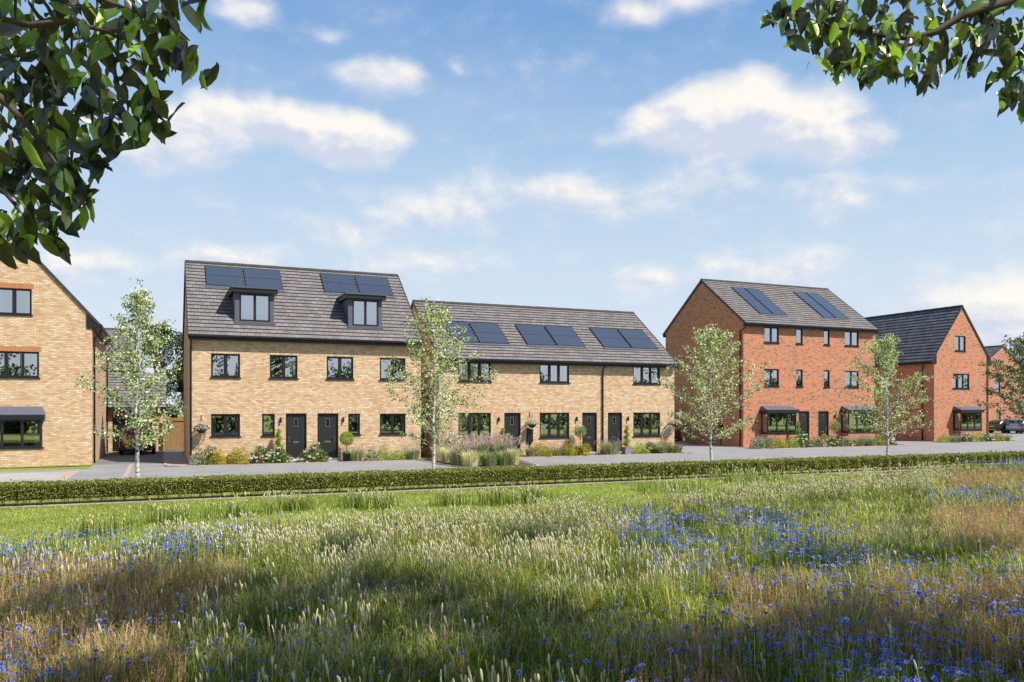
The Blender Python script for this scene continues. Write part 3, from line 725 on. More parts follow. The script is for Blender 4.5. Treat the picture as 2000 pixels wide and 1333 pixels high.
def dormer(root, x0, x1, Yf, z0, z1, zr):
    m = MB()
    yb = ya+(z1+.1-za)/(Sv.z/Sv.y)+.15
    zf = za+(Yf-ya)*Sv.z/Sv.y-.1
    ops = [(x0+.21, x1-.18, z0+.2, z1-.03)]
    strips(m, [zf, z1], lambda z: x0, lambda z: x1, ops, front(Yf))
    for x in (x0, x1): m.poly([(x, Yf, zf), (x, yb, zf+(yb-Yf)*Sv.z/Sv.y), (x, yb, z1), (x, Yf, z1)])
    m.box(x0-.03, x1+.03, Yf-.16, Yf-.002, zf+.04, zf+.16)
    d = m.build('dormer', 'lead grey', root)
    m = MB(); m.box(x0-.16, x1+.16, Yf-.22, yb, z1, z1+.2); m.build('dormer_fascia', 'black frame', d)
    m = MB(); m.box(x0-.2, x1+.2, Yf-.27, yb+.1, z1+.2, z1+.25); m.build('dormer_roof', 'lead grey', d)
    a, b, c0, c1 = ops[0]; f = MB(); Pf = front(Yf); fr = .08
    for q in ((a, a+fr, c0, c1), (b-fr, b, c0, c1), (a+fr, b-fr, c0, c0+fr), (a+fr, b-fr, c1-fr, c1), ((a+b)/2-.06, (a+b)/2+.06, c0+fr, c1-fr)): f.box(q[0], q[1], .01, .08, q[2], q[3], P=Pf)
    f.box(a-.04, b+.04, -.05, .01, c0-.05, c0, P=Pf)
    f.build('window', 'black frame', d)
    f = MB(); f.poly([Pf(a, .04, c0), Pf(b, .04, c0), Pf(b, .04, c1), Pf(a, .04, c1)]); f.build('pane', 'window glass', d)
    f = MB(); f.box(a+.02, b-.02, .12, .13, c0+.35, c1, P=Pf); f.build('blind', 'curtain white', d)  # pale sheet added behind the pane to whiten the dormer glass
dormer(HB, 3.26, 5.04, 40.05, 6.45, 7.98, 8.25); dormer(HB, PX(680, 40.05), PX(746, 40.05), 40.05, 6.45, 7.98, 8.25)
downpipe(HB, [(1.33, ya-.04, za-.08), (1.33, ya+.02, za-.25), (1.33, YB-.07, za-.45), (1.33, YB-.07, .05)])

# ---------------- house C : buff terrace of three
HC = thing('house', 'long low two-storey buff brick terrace of three homes with six solar panels', 'house', (20, YB, 0))
w3 = [(14.16, 15.97), (18.8, 20.59), (24.67, 26.48)]
opsC = [(a, b, 3.95, 5.02) for a, b in w3]+[(a, b, .98, 2.32) for a, b in w3]+[(16.73, 17.68, .12, 2.32), (21.39, 22.32, .12, 2.32), (23.01, 23.94, .12, 2.32)]
O, S, za, ya = gable_house_x(HC, 13.12, 27.45, YB, 48.5, 5.18, 8.42, 'buff brick', 'grey brown tile', opsC)
for i, (a, b, z0, z1) in enumerate(opsC):
    if i >= 3: head(HC, P, a, b, z1, 'buff brick')
    if i < 6: window(HC, P, a, b, z0, z1, 3)
door(HC, P, 16.73, 17.68, 2.32, hinge=1); door(HC, P, 21.39, 22.32, 2.32, hinge=1); door(HC, P, 23.01, 23.94, 2.32, hinge=0)
for x in (16.4, 21.03, 24.3): wall_lamp(HC, P, x, 1.98)
meter_box(HC, P, 18.2, .75, 1.45, .17)
Sv = Vector(S)
for x0, x1 in ((14.2, 15.62), (15.72, 17.42), (18.5, 20.25), (20.35, 22.1), (23.3, 25.1), (25.2, 26.95)): panel(HC, O, (1, 0, 0), S, x0-O[0], x1-O[0], (40.45-ya)/Sv.y, (42.22-ya)/Sv.y)
for x0, x1 in ((14.2, 17.42), (18.5, 22.1), (23.3, 26.95)): flashing(HC, O, (1, 0, 0), S, x0-O[0], x1-O[0], (40.45-ya)/Sv.y)
downpipe(HC, [(22.66, ya-.04, za-.08), (22.66, ya+.02, za-.22), (22.66, YB-.07, za-.4), (22.66, YB-.07, .05)])

# ---------------- house D : red three-storey pair
YD = 43.37
HD = thing('house', 'three-storey red brick pair of houses with pale patterned roof and two black bay windows', 'house', (41.5, YD, 0))
xs = [(37.38, 38.62), (40.12, 40.71), (42.61, 43.15), (44.55, 45.88)]
opsD = [(a, b, 7.0, 8.06) for a, b in xs]+[(a, b, 4.05, 5.24) for a, b in xs]+[(40.35, 41.3, .12, 2.38), (42.1, 43.07, .12, 2.38)]+[(37.1, 39.4, .95, 2.2), (44.4, 46.7, .95, 2.2)]
O, S, za, ya = gable_house_x(HD, 35.62, 47.4, YD, 52.41, 8.32, 11.62, 'red brick', 'grey brown tile', opsD, side_ops_left=[(47.3, 47.9, 7.0, 8.1)])
P = front(YD)
for i, (a, b, z0, z1) in enumerate(opsD[:8]):
    if i >= 4: head(HD, P, a, b, z1, 'red brick')
    window(HD, P, a, b, z0, z1, 2 if b-a > 1 else 1, curtain=(b-a > 1))
window(HD, leftside(35.62), 47.3, 47.9, 7.0, 8.1, 1, curtain=False)
door(HD, P, 40.35, 41.3, 2.38, hinge=1); door(HD, P, 42.1, 43.07, 2.38, hinge=0)
bay(HD, PX(1499, YD-.65), PX(1556, YD-.65), YD, .65, .86, 2.25, 'red brick', 2.74); bay(HD, PX(1657, YD-.65), PX(1709, YD-.65), YD, .65, .86, 2.25, 'red brick', 2.74)
wall_lamp(HD, P, 43.6, 2.0)
for u in (44.5, 45.4): meter_box(HD, leftside(35.62), u+1.2, .95, 1.6, .2)
Sv = Vector(S)
for x0, x1 in ((37.6, 38.7), (38.78, 39.95), (43.28, 44.38), (44.47, 45.66)): panel(HD, O, (1, 0, 0), S, x0-O[0], x1-O[0], (44.1-ya)/Sv.y, (47.15-ya)/Sv.y)
for x0, x1 in ((37.6, 39.95), (43.28, 45.66)): flashing(HD, O, (1, 0, 0), S, x0-O[0], x1-O[0], (44.1-ya)/Sv.y)
downpipe(HD, [(35.62, ya-.04, za-.1), (35.55, YD-.15, za-.35), (35.54, YD+.25, za-.5), (35.54, YD+.25, .05)])

# ---------------- house E : red gable to the road, slate roof
YE = 44.7
HE = thing('house', 'red brick house whose gable faces the road under a dark slate roof', 'house', (58.2, YE, 0))
opsE = [(57.4, 58.62, 7.1, 8.3), (57.17, 59.05, 4.13, 5.31), (57.2, 60.2, .95, 2.2)]
gable_house_y(HE, 55.1, 61.3, YE, 54.6, 6.55, 10.55, 'red brick', 'slate tile', opsE)
P = front(YE)
window(HE, P, *opsE[0], 2, curtain=False); window(HE, P, *opsE[1], 3)
for o in opsE[:2]: head(HE, P, o[0], o[1], o[3], 'red brick')
bay(HE, PX(1877, YE-.65), PX(1918, YE-.65), YE, .65, .86, 2.25, 'red brick', 2.76)
downpipe(HE, [(54.85, 45.4, 6.2), (54.9, 45.5, 5.9), (55.03, 45.7, 5.75), (55.03, 45.7, .05)])
downpipe(HE, [(61.5, YE-.1, 6.2), (61.4, YE-.1, 6.0), (61.1, YE-.07, 5.95), (61.1, YE-.07, .05)])

# ---------------- house A : buff gable at left
YA = 41.26
HA = thing('house', 'buff brick house with tall steep gable at the left edge, half out of frame', 'house', (-5.8, YA, 0))
opsA = [(-6.47, -5.13, 6.65, 7.8), (-6.75, -4.85, 3.9, 5.04), (-6.8, -4.9, .9, 2.0)]
gable_house_y(HA, -8.84, -2.76, YA, 51.76, 6.6, 10.05, 'buff brick', 'grey brown tile', opsA, eoff=.3, gauge=.3)
P = front(YA)
window(HA, P, *opsA[0], 2); window(HA, P, *opsA[1], 3)
for o in opsA[:2]: head(HA, P, o[0], o[1], o[3], 'orange brick heads')
bay(HA, -6.95, -4.7, YA, .38, .78, 2.05, 'buff brick', 2.62, ext=.1)
downpipe(HA, [(-2.42, YA+.3, 6.15), (-2.45, YA+.3, 5.9), (-2.69, YA+.32, 5.75), (-2.69, YA+.32, .05)]); downpipe(HA, [(-2.42, 51.5, 6.15), (-2.69, 51.6, 5.75), (-2.69, 51.6, .05)])

# ---------------- garage, fence, house behind
HG = thing('garage', 'low buff brick garage with grey tiled roof behind the parked red car', 'garage', (-1.6, 53.2, 0))
m = MB(); strips(m, [0, 2.6], lambda z: -5.2, lambda z: .25, [(-2.5, -.35, .02, 2.15)], front(53.2))
strips(m, [0, 2.6], lambda z: 53.2, lambda z: 59.2, [], rightside(.25)); strips(m, [0, 2.6], lambda z: 53.2, lambda z: 59.2, [], leftside(-5.2)); strips(m, [0, 2.6], lambda z: -5.2, lambda z: .25, [], front(59.2))
for x in (.25, -5.2): m.poly([(x, 53.2, 2.6), (x, 59.2, 2.6), (x, 56.2, 4.6)], [(0, 0), (6, 0), (3, 2)])
m.build('wall', 'buff brick', HG)
m = MB(); a_ = math.atan(2.1/3.2); Tl = 3.35/math.cos(a_)
roof_slope(m, (-5.3, 52.85, 2.6), (1, 0, 0), 5.7, (0, math.cos(a_), math.sin(a_)), Tl); roof_slope(m, (.4, 59.55, 2.6), (-1, 0, 0), 5.7, (0, -math.cos(a_), math.sin(a_)), Tl)
m.build('roof', ['grey brown tile', 'tile lip shade'], HG)
m = MB(); m.box(-5.2, .35, 52.82, 52.86, 2.38, 2.58); m.build('fascia', 'black frame', HG)
m = MB(); m.box(-2.46, -.39, 53.3, 53.34, .03, 2.12)
for k in range(8): m.box(-2.4, -.45, 53.28, 53.3, .1+k*.25, .31+k*.25)
m.build('garage_door', 'black frame', HG)
HF = thing('fence', 'closed vertical-board timber fence between garage and left end of the dormered houses', 'fence', (.95, 53, 0))
m = MB(); k = 0
x = .3
while x < 1.75: m.box(x, x+.112, 52.98, 53.0-.001*(k % 2), .04, 1.98); x += .12; k += 1
m.build('fence_boards', 'timber fence', HF)
m = MB()
for x in (.28, 1.72): m.box(x-.05, x+.05, 52.9, 52.975, 0, 2.05)
m.build('post', 'timber fence', HF)
m = MB(); m.box(.33, 1.67, 52.93, 52.975, .06, .2); m.box(.33, 1.67, 52.93, 52.975, 1.8, 1.92); m.build('rail', 'timber fence', HF)
HH = thing('house', 'house far behind the garage with grey roof and pale gable edge', 'house', (-6, 66, 0))
gable_house_x(HH, -14, -1.75, 66, 75, 5.4, 8.6, 'buff brick', 'grey brown tile', [])

# ---------------- far house F
HFF = thing('house', 'distant red brick house with shallow gable behind the parked cars', 'house', (87.2, 62, 0))
opsF = [(85.9, 86.9, 4.4, 5.7), (86.3, 87.0, 1.2, 2.4)]
gable_house_y(HFF, 82.4, 92.2, 62, 74, 6.3, 9.55, 'red brick', 'slate tile', opsF)
for o in opsF: window(HFF, front(62), *o, 1, curtain=False)

# ================================================================== CARS
def car(root, L, W, Hh, paint, kind='suv'):
    """x = width, y = length: rear at y=0, nose at y=L; local coords"""
    hw = W/2; bz = .22
    st = [  # y, half width scale, sill z, belt z, roof z, roof half-width scale
        (0.0, .80, .42, .98, 1.00, .74), (.05, .93, .30, 1.03, 1.08, .78), (.18, .98, .24, 1.06, Hh*.78, .76), (.45, 1.0, .22, 1.07, Hh*.95, .76), (.9, 1.0, .22, 1.06, Hh, .77),
        (L*.45, 1.0, .22, 1.03, Hh, .77), (L*.58, 1.0, .22, 1.01, Hh*.95, .75), (L*.70, 1.0, .22, 1.0, 1.06, .80), (L*.80, .99, .22, .95, .99, .78), (L*.93, .94, .26, .84, .87, .74), (L, .78, .34, .66, .68, .6)]
    rings = []
    for (y, s, zs, zb, zr, rs) in st:
        pts = [(-hw*s*.86, zs), (-hw*s*.98, zs+.14), (-hw*s, (zs+zb)/2), (-hw*s*.97, zb), (-hw*rs*s, zr-.05), (-hw*rs*s*.8, zr), (0, zr+.02)]
        rings.append([(x, y, z) for x, z in pts]+[(-x, y, z) for x, z in pts[-2::-1]])
    m = MB(); n = len(rings[0])
    for a, b in zip(rings[:-1], rings[1:]):
        for k in range(n): 
            q = [a[k], a[(k+1) % n], b[(k+1) % n], b[k]]; m.poly(q, smooth=False)
    m.poly(rings[0]); m.poly(rings[-1])
    body = m.build('body', paint, root, local=True)
    me = body.data; bm = bmesh.new(); bm.from_mesh(me); bmesh.ops.remove_doubles(bm, verts=bm.verts, dist=.001); bmesh.ops.recalc_face_normals(bm, faces=bm.faces)
    for f in bm.faces: f.smooth = True
    bm.to_mesh(me); bm.free()
    md = body.modifiers.new('sub', 'SUBSURF'); md.levels = 2; md.render_levels = 2
    # glazing standing a little proud
    m = MB()
    ww = hw*.70
    m.poly([(-ww, .045, 1.12), (ww, .045, 1.12), (ww*.93, .37, Hh*.90), (-ww*.93, .37, Hh*.90)]); m.build('rear_window', 'car glass', root, local=True)
    m = MB()
    for s in (-1, 1):
        m.poly([(s*hw*.985, .55, 1.08), (s*hw*.985, L*.66, 1.05), (s*hw*.79, L*.56, Hh*.9), (s*hw*.79, .75, Hh*.93)])
    m.build('side_window', 'car glass', root, local=True)
    m = MB(); m.poly([(-ww, L*.715, 1.1), (ww, L*.715, 1.1), (ww*.9, L*.60, Hh*.93), (-ww*.9, L*.60, Hh*.93)]); m.build('windscreen', 'car glass', root, local=True)
    m = MB(); m.box(-hw*.9, hw*.9, -.03, .2, .26, .5); m.box(-hw*.55, hw*.55, -.045, -.03, .3, .36); m.build('bumper', 'black plastic', root, local=True)
    m = MB(); m.box(-hw*.6, hw*.6, -.05, -.045, .38, .41); m.build('bumper_trim', 'chrome', root, local=True)
    for s in (-1, 1):
        m = MB(); a, b = sorted((s*hw*.55, s*hw*.93)); m.box(a, b, -.008, .16, .84, .98); m.build('tail_light', 'lamp glass', root, local=True)
    m = MB(); m.box(-.26, .26, -.03, -.015, .66, .77); m.build('number_plate', 'yellow plate' if kind != 'suv' else 'white plastic', root, local=True)
    for y in (L*.19, L*.80):
        for s in (-1, 1):
            m = MB(); c = s*(hw-.1); m.lathe([(.2, -.1), (.3, -.1), (.33, -.07), (.33, .07), (.3, .1), (.2, .1)], c, y, 24, axis='x', cz=.33)
            wl = m.build('wheel', 'rubber', root, local=True)
            m = MB(); m.lathe([(0, .07*s), (.06, .085*s), (.2, .06*s), (.21, .1*s)], c, y, 20, axis='x', cz=.33)
            for k in range(5):
                t = k*2*math.pi/5; m.tube([(c+.09*s, y+.04*math.cos(t), .33+.04*math.sin(t)), (c+.085*s, y+.2*math.cos(t), .33+.2*math.sin(t))], .02, 5)
            m.build('rim', 'rim metal', wl, local=True)
    m = MB()
    for s in (-1, 1): m.box(*sorted((s*hw*.99, s*(hw+.18))), L*.6, L*.6+.1, 1.02, 1.16)
    m.build('mirror', 'black plastic', root, local=True)
t = thing('parked_car', 'dark red car parked in the driveway before the garage, rear facing the road', 'car', (-1.08, 49.0, 0), 0, 'parked cars'); car(t, 4.0, 1.84, 1.62, 'red car paint')
t = thing('parked_car', 'dark green hatchback parked behind the far right house, next to the silver car', 'car', (PX(1938, 58.0), 58.0, 0), R(-96), 'parked cars'); car(t, 3.8, 1.75, 1.45, 'green car paint', 'h')
t = thing('parked_car', 'silver blue car parked at the right edge beyond the dark green hatchback', 'car', (PX(1982, 56.0), 56.0, 0), R(-72), 'parked cars'); car(t, 4.3, 1.85, 1.55, 'silver blue paint', 'h')
t = thing('parked_car', 'dark brown car mostly hidden behind the right end of the terrace', 'car', (33.05, 47.9, 0), 0, 'parked cars'); car(t, 4.2, 1.84, 1.62, 'dark brown paint', 'h')

# ================================================================== TREES
def birch(root, Hh, Rm, seed, leaf='birch leaf', dens=1.0, lsz=.072, split=False):
    q = random.Random(seed); gg = np.random.default_rng(seed)
    tr = MB(); n = 12; path = []; px = py = 0
    for i in range(n+1):
        t = i/n; path.append(Vector((px, py, Hh*.97*t))); px += q.uniform(-.035, .035); py += q.uniform(-.035, .035)
    rad = [max(.008, .062*(1-t/n)**.85) for t in range(n+1)]
    tr.tube(path, rad, 10); tr.build('trunk', 'birch bark', root, local=True)
    def tp(t): f = t*n; i = min(int(f), n-1); return path[i].lerp(path[i+1], f-i)
    br = MB(); C = []; nb = int(46*dens)
    for k in range(nb):
        t = .2+.74*((k+q.random())/nb)**1.15; p = tp(t); a = k*2.399+q.uniform(-.4, .4)
        u = (t-.2)/.76
        prof = (min(1, .55+u*2.2) if u < .2 else 1)*(1-u)**.62+.12
        L = Rm*prof*q.uniform(.75, 1.12)*1.25
        el_ = R(q.uniform(22, 50)+25*u); pts = [p]; d = Vector((math.cos(a)*math.cos(el_), math.sin(a)*math.cos(el_), math.sin(el_)))
        m_ = 7
        for j in range(m_):
            d = (d+Vector((q.uniform(-.12, .12), q.uniform(-.12, .12), q.uniform(-.13, .06)))).normalized(); pts.append(pts[-1]+d*L/m_)
        r0 = .012*(1-u)+.005
        br.tube(pts, [r0*(1-j/(m_+.5)) for j in range(m_+1)], 5, caps=False)
        for j in range(2, m_+1):
            for _ in range(3 if j < m_ else 5):
                tw = Vector((q.gauss(0, 1), q.gauss(0, 1), q.gauss(0, .6))).normalized()*q.uniform(.12, .42)*(.6+.5*(1-u))
                tip = pts[j]+tw; 
                if q.random() < .6: br.tube([pts[j], pts[j]+tw*.5+Vector((0, 0, .02)), tip], [.005, .004, .002], 3, caps=False)
                nl = q.randint(5, 10)
                for _ in range(nl):
                    s = q.random()**.6; C.append(pts[j]+tw*s+Vector((q.gauss(0, .05), q.gauss(0, .05), q.gauss(0, .05)-.02)))
    for j in range(40): C.append(path[-1]+Vector((q.gauss(0, .07), q.gauss(0, .07), q.uniform(-.4, .25))))
    br.build('branches', 'birch bark', root, local=True)
    C = np.array(C); D = rvec(len(C), gg); D[:, 2] -= .5; N = rvec(len(C), gg); N[:, 2] += .3
    N = norm(N+np.array([[.35, -.45, .3]])*gg.random((len(C), 1)))
    leaves('leaves', C, D, N, gg.uniform(.75, 1.3, len(C))*lsz, gg.uniform(.75, 1.1, len(C))*lsz*.8, leaf, gg.random(len(C)), root, 4, g=gg)
    return len(C)
TB = 26.2
birches = [(-.55, 6.25, 1.38, 3, 1.0, 'young white-barked birch in front of the driveway with the red car'),
           (8.5, 6.15, 1.9, 5, 1.12, 'young birch standing between the dormered houses and the terrace'),
           (20.0, 5.6, 2.2, 8, 1.3, 'young birch in front of the gable end of the red brick pair'),
           (29.4, 5.75, 1.95, 12, 1.2, 'young birch between the red brick pair and the slate-roofed red house')]
for x, h, r, sd_, de, lb in birches:
    t = thing('birch_tree', lb, 'tree', (x, TB, 0), 0, 'young birches behind the hedge'); birch(t, h, r, sd_, dens=de)
t = thing('birch_tree', 'darker leafy tree cut off by the right edge of the photo', 'tree', (39.0, TB, 0)); birch(t, 6.2, 2.6, 21, 'dark birch leaf', 1.7, .095)

def blob_tree(root, Hh, rx, seed, mat, nl, lsz, trunk_r=.16, base=.25, bark='brown bark'):
    q = random.Random(seed); gg = np.random.default_rng(seed)
    tr = MB(); tr.tube([(0, 0, 0), (.05, 0, Hh*.3), (0, .05, Hh*.6), (0, 0, Hh*.85)], [trunk_r, trunk_r*.8, trunk_r*.5, .03], 8); cl = []
    for k in range(26):
        t = base+(1-base)*q.random(); a = q.uniform(0, 6.28); rr = rx*math.sqrt(max(0, 1-((t-.55)/.5)**2))*q.uniform(.45, 1.0)
        c = Vector((math.cos(a)*rr, math.sin(a)*rr, Hh*t*.95)); cl.append((c, rx*q.uniform(.22, .42)))
        tr.tube([(0, 0, c.z*.7), c*.6+Vector((0, 0, c.z*.3)), c], [.06, .035, .01], 5, caps=False)
    tr.build('trunk', bark, root, local=True)
    per = nl//len(cl); Cs = []
    for c, r in cl:
        p = rvec(per, gg)*(gg.random((per, 1))**.4)*r*gg.uniform(.8, 1.15, (per, 1)); p[:, 2] *= .8; Cs.append(p+np.array(c))
    C = np.concatenate(Cs); D, N = leaf_cloud(C, .4, gg)
    leaves('crown', C, D, N, gg.uniform(.7, 1.3, len(C))*lsz, gg.uniform(.6, 1, len(C))*lsz*.7, mat, gg.random(len(C)), root, g=gg)
for i, (x, y, h, r, lb) in enumerate([(-.2, 66, 8.9, 2.3, 'rounded dark tree behind the garage roof'), (2.6, 62, 9.1, 2.6, 'tall dark tree behind the timber fence, against the dormered houses'), (2.1, 57.5, 5.6, 1.6, 'lower dark tree just above the timber fence')]):
    t = thing('background_tree', lb, 'tree', (x, y, 0), 0, 'dark trees behind the garage'); blob_tree(t, h, r, 40+i, 'dark tree leaf', 9000, .17)

# woodland across the meadow, behind the viewer: seen mirrored in the window panes
Cs = []; gg = np.random.default_rng(77)
tk = MB(); 
for i in range(44):
    x = -30+i*4.7+gg.uniform(-1.5, 1.5); y = -15+gg.uniform(-3, 2); h = gg.uniform(9.0, 11.5)
    tk.tube([(x, y, 0), (x+.1, y, h*.5), (x, y, h*.85)], [.22, .16, .05], 6)
    for k in range(28):
        c = np.array([x+gg.normal(0, 1.5), y+gg.normal(0, 1.3), h*gg.uniform(.22, .9)]) if k < 11 else np.array([x+gg.uniform(-2.6, 2.6), y+gg.normal(0, 1), gg.uniform(.2, 3.4)]); r = gg.uniform(.8, 1.5)
        Cs.append(c+rvec(95, gg)*(gg.random((95, 1))**.4)*r)
C = np.concatenate(Cs); D, N = leaf_cloud(C, .3, gg)
wl = leaves('woodland', C, D, N, gg.uniform(.25, .5, len(C)), gg.uniform(.2, .35, len(C)), 'wood leaf', gg.random(len(C)), None, g=gg)
tag(wl, 'belt of green trees mirrored in the house windows', 'woodland', kind='stuff')
tko = tk.build('woodland_trunks', 'brown bark'); tko.parent = wl; tag(tko, kind='stuff')

# ---------------- near trees: limbs reach into the top corners, high crowns shade the meadow
def near_tree(root, base, limbs, groups, seed, crown, lsz):
    """world-space tree. limbs: list of (points, radii); groups: (px,py,depth,radius_px,n)"""
    q = random.Random(seed); gg = np.random.default_rng(seed)
    m = MB(); b = Vector(base); top = b+Vector((.3, .3, 9.6))
    m.tube([b, b+Vector((.05, .1, 3)), b+Vector((.2, .15, 7)), top], [.26, .21, .15, .04], 10); m.build('trunk', 'brown bark', root)
    m = MB()
    for pts, rad in limbs: m.tube(pts, rad, 7)
    C = []; D = []; N = []; Cc = []
    for (c, r, n) in groups:
        c = Vector(c); n = max(1, round(n*1.0)) if n > 8 else n+2
        for _ in range(n):
            o = Vector((q.gauss(0, 1), q.gauss(0, 1), q.gauss(0, 1)))*r*.55; p = c+o
            C.append(p); d = Vector((q.gauss(0, .7)+.25*(1 if o.x > 0 else -1), q.gauss(0, .55), -q.uniform(.25, 1.6))); D.append(d)
            N.append(Vector((q.gauss(0, .8)-.5, q.gauss(0, .7)-1.0, q.gauss(0, .6)+.5)))
        m.tube([c+Vector((0, 0, r*.6)), c], [.006, .002], 4, caps=False)
    for (c, r) in crown:
        c = Vector(c); m.tube([b+Vector((.1, .1, min(c.z*.55, 7))), b.lerp(c, .5)+Vector((0, 0, c.z*.3)), c], [.09, .05, .015], 6, caps=False)
        Cc.append(np.array(c)+rvec(620, gg)*(gg.random((620, 1))**.45)*r*1.08*np.array([[1, 1, .55]]))
    m.build('branches', 'brown bark', root)
    C, D, N = map(np.array, (C, D, N))
    L = gg.uniform(.7, 1.15, len(C))*lsz
    lv = leaves('leaves', C, D, norm(N), L, L*gg.uniform(.38, .5, len(C)), 'broad leaf', gg.random(len(C)), root, 8, g=gg, local=False)
    if Cc:
        Cc = np.concatenate(Cc); D, N = leaf_cloud(Cc, .3, gg)
        leaves('crown', Cc, D, N, gg.uniform(.1, .17, len(Cc)), gg.uniform(.07, .11, len(Cc)), 'broad leaf', gg.random(len(Cc)), root, g=gg, local=False)
LEAFC = at_depth(150, 220, 2.05)
def mirrored(p, r):
    t = (80.2-p[1])/40.1
    return any(a*t-r < p[0] < b*t+r for a, b in ((3.5, 4.9), (8.9, 10.3))) and 2.5+4.3*t-r < p[2] < 2.5+5.4*t+r
def inframe(p, r):
    d = p[0]*SN+p[1]*CS
    if d < .5: return False
    x = (p[0]*CS-p[1]*SN)/d*F_PX+1000; y = HOR-F_PX*(p[2]-EYE)/d; m = r*F_PX/d+60
    return -m < x < 2000+m and y > -m
def over(px, py, h):
    """free height: out of the view and not before the mirrored sky of the dormer windows"""
    best = over_at(px, py, h)
    for k in range(60):
        c = over_at(px, py, 8.5+k*.15)
        q = Vector(c)-LEAFC; off = (q-SUN*q.dot(SUN)).length
        if not inframe(c, .9) and not mirrored(c, .9) and off > 1.5: return c
    return best
def over_at(px, py, h):
    """crown point at height h whose shade falls on the meadow at that spot"""
    g0 = at_z(px, py, .25); return (g0.x+SUN.x/SUN.z*(h-.25), g0.y+SUN.y/SUN.z*(h-.25), h)
DL = 2.05
def LP(px, py, d=DL): return at_depth(px, py, d)
limL = [([LP(-160, 20, 2.2), LP(0, 38), LP(60, 50), LP(130, 42), LP(210, 62), LP(260, 90)], [.014, .010, .008, .007, .005, .003]),
        ([LP(-160, 110, 2.2), LP(0, 190), LP(50, 240), LP(110, 320), LP(140, 380)], [.013, .009, .007, .004, .002]),
        ([LP(-140, 260, 2.2), LP(-30, 330), LP(30, 400), LP(60, 450)], [.01, .007, .005, .002]),
        ([LP(60, -80, 2.2), LP(150, -20), LP(250, 20), LP(340, 50), LP(370, 80)], [.01, .007, .005, .003, .002])]
grL = [(LP(x, y, d), r, n) for (x, y, d, r, n) in [
    (30, 40, 2.1, .10, 26), (110, 30, 2.2, .10, 26), (190, 30, 2.1, .10, 24), (260, 40, 2.0, .08, 18), (320, 40, 2.0, .05, 8), (395, 10, 1.95, .035, 4),
    (60, 100, 2.3, .11, 26), (140, 110, 2.3, .11, 28), (230, 100, 2.1, .09, 20), (300, 100, 2.0, .06, 10), (350, 115, 1.95, .035, 4),
    (30, 170, 2.2, .11, 26), (110, 180, 2.2, .11, 28), (190, 180, 2.1, .08, 16), (270, 180, 2.05, .05, 8), (310, 190, 2.0, .03, 3),
    (40, 240, 2.2, .11, 26), (110, 250, 2.2, .10, 24), (180, 250, 2.1, .06, 10), (235, 260, 2.0, .04, 5), (272, 268, 2.0, .025, 2),
    (20, 310, 2.1, .10, 24), (80, 320, 2.1, .09, 18), (140, 320, 2.0, .05, 8), (190, 300, 2.0, .03, 4),
    (15, 380, 2.1, .09, 18), (60, 390, 2.05, .06, 10), (120, 370, 2.0, .05, 8), (155, 385, 2.0, .02, 2), (10, 440, 2.05, .06, 8), (60, 440, 2.0, .03, 3), (105, 450, 2.0, .015, 2), (12, 490, 2.0, .03, 3), (50, 480, 2.0, .015, 2), (385, 130, 1.95, .03, 3), (330, 60, 2.0, .05, 7), (300, 230, 2.0, .03, 3), (250, 220, 2.05, .05, 7), (210, 330, 2.0, .02, 2), (150, 410, 2.0, .03, 3), (108, 470, 2.0, .02, 2), (30, 470, 2.05, .04, 6)]]
cwL = [(over(x, y, h), r) for (x, y, h, r) in [(180, 1150, 10.5, .75), (300, 1180, 11.5, .8), (420, 1200, 12, .85), (560, 1180, 12.5, .75), (300, 1120, 13.5, .7), (480, 1130, 14, .7), (740, 1120, 13, .85), (900, 1140, 12, .9), (820, 1190, 11, .8), (650, 1250, 10, .75), (520, 1290, 9.5, .55), (760, 1300, 9.5, .6), (60, 1190, 10, .4), (1050, 1040, 15, .9), (680, 1060, 15, .5), (450, 1335, 9.5, .8), (620, 1345, 9.5, .8), (850, 1335, 10, .8), (1000, 1330, 10.5, .7), (930, 1180, 12, .8), (620, 1150, 12.5, .8), (350, 1150, 12, .8), (230, 1195, 11, .7), (150, 1320, 9, .4)]]
t = thing('leafy_tree', 'near tree whose big dark leaves hang into the top left corner', 'tree', (-3.2, -1.0, 0)); near_tree(t, (-3.2, -1.0, 0), limL, grL, 101, cwL, .08)
DR = 3.3
limR = [([LP(2080, -60, 3.5), LP(1970, 2, DR), LP(1880, 30, DR), LP(1830, 62, DR), LP(1780, 76, DR), LP(1700, 66, DR), LP(1620, 52, DR), LP(1590, 30, DR)], [.024, .018, .016, .014, .011, .009, .006, .003]),
        ([LP(2090, 70, 3.5), LP(2000, 105, DR), LP(1950, 110, DR), LP(1920, 100, DR)], [.012, .008, .005, .002]),
        ([LP(1780, 76, DR), LP(1760, 110, DR), LP(1740, 150, DR)], [.006, .004, .002])]
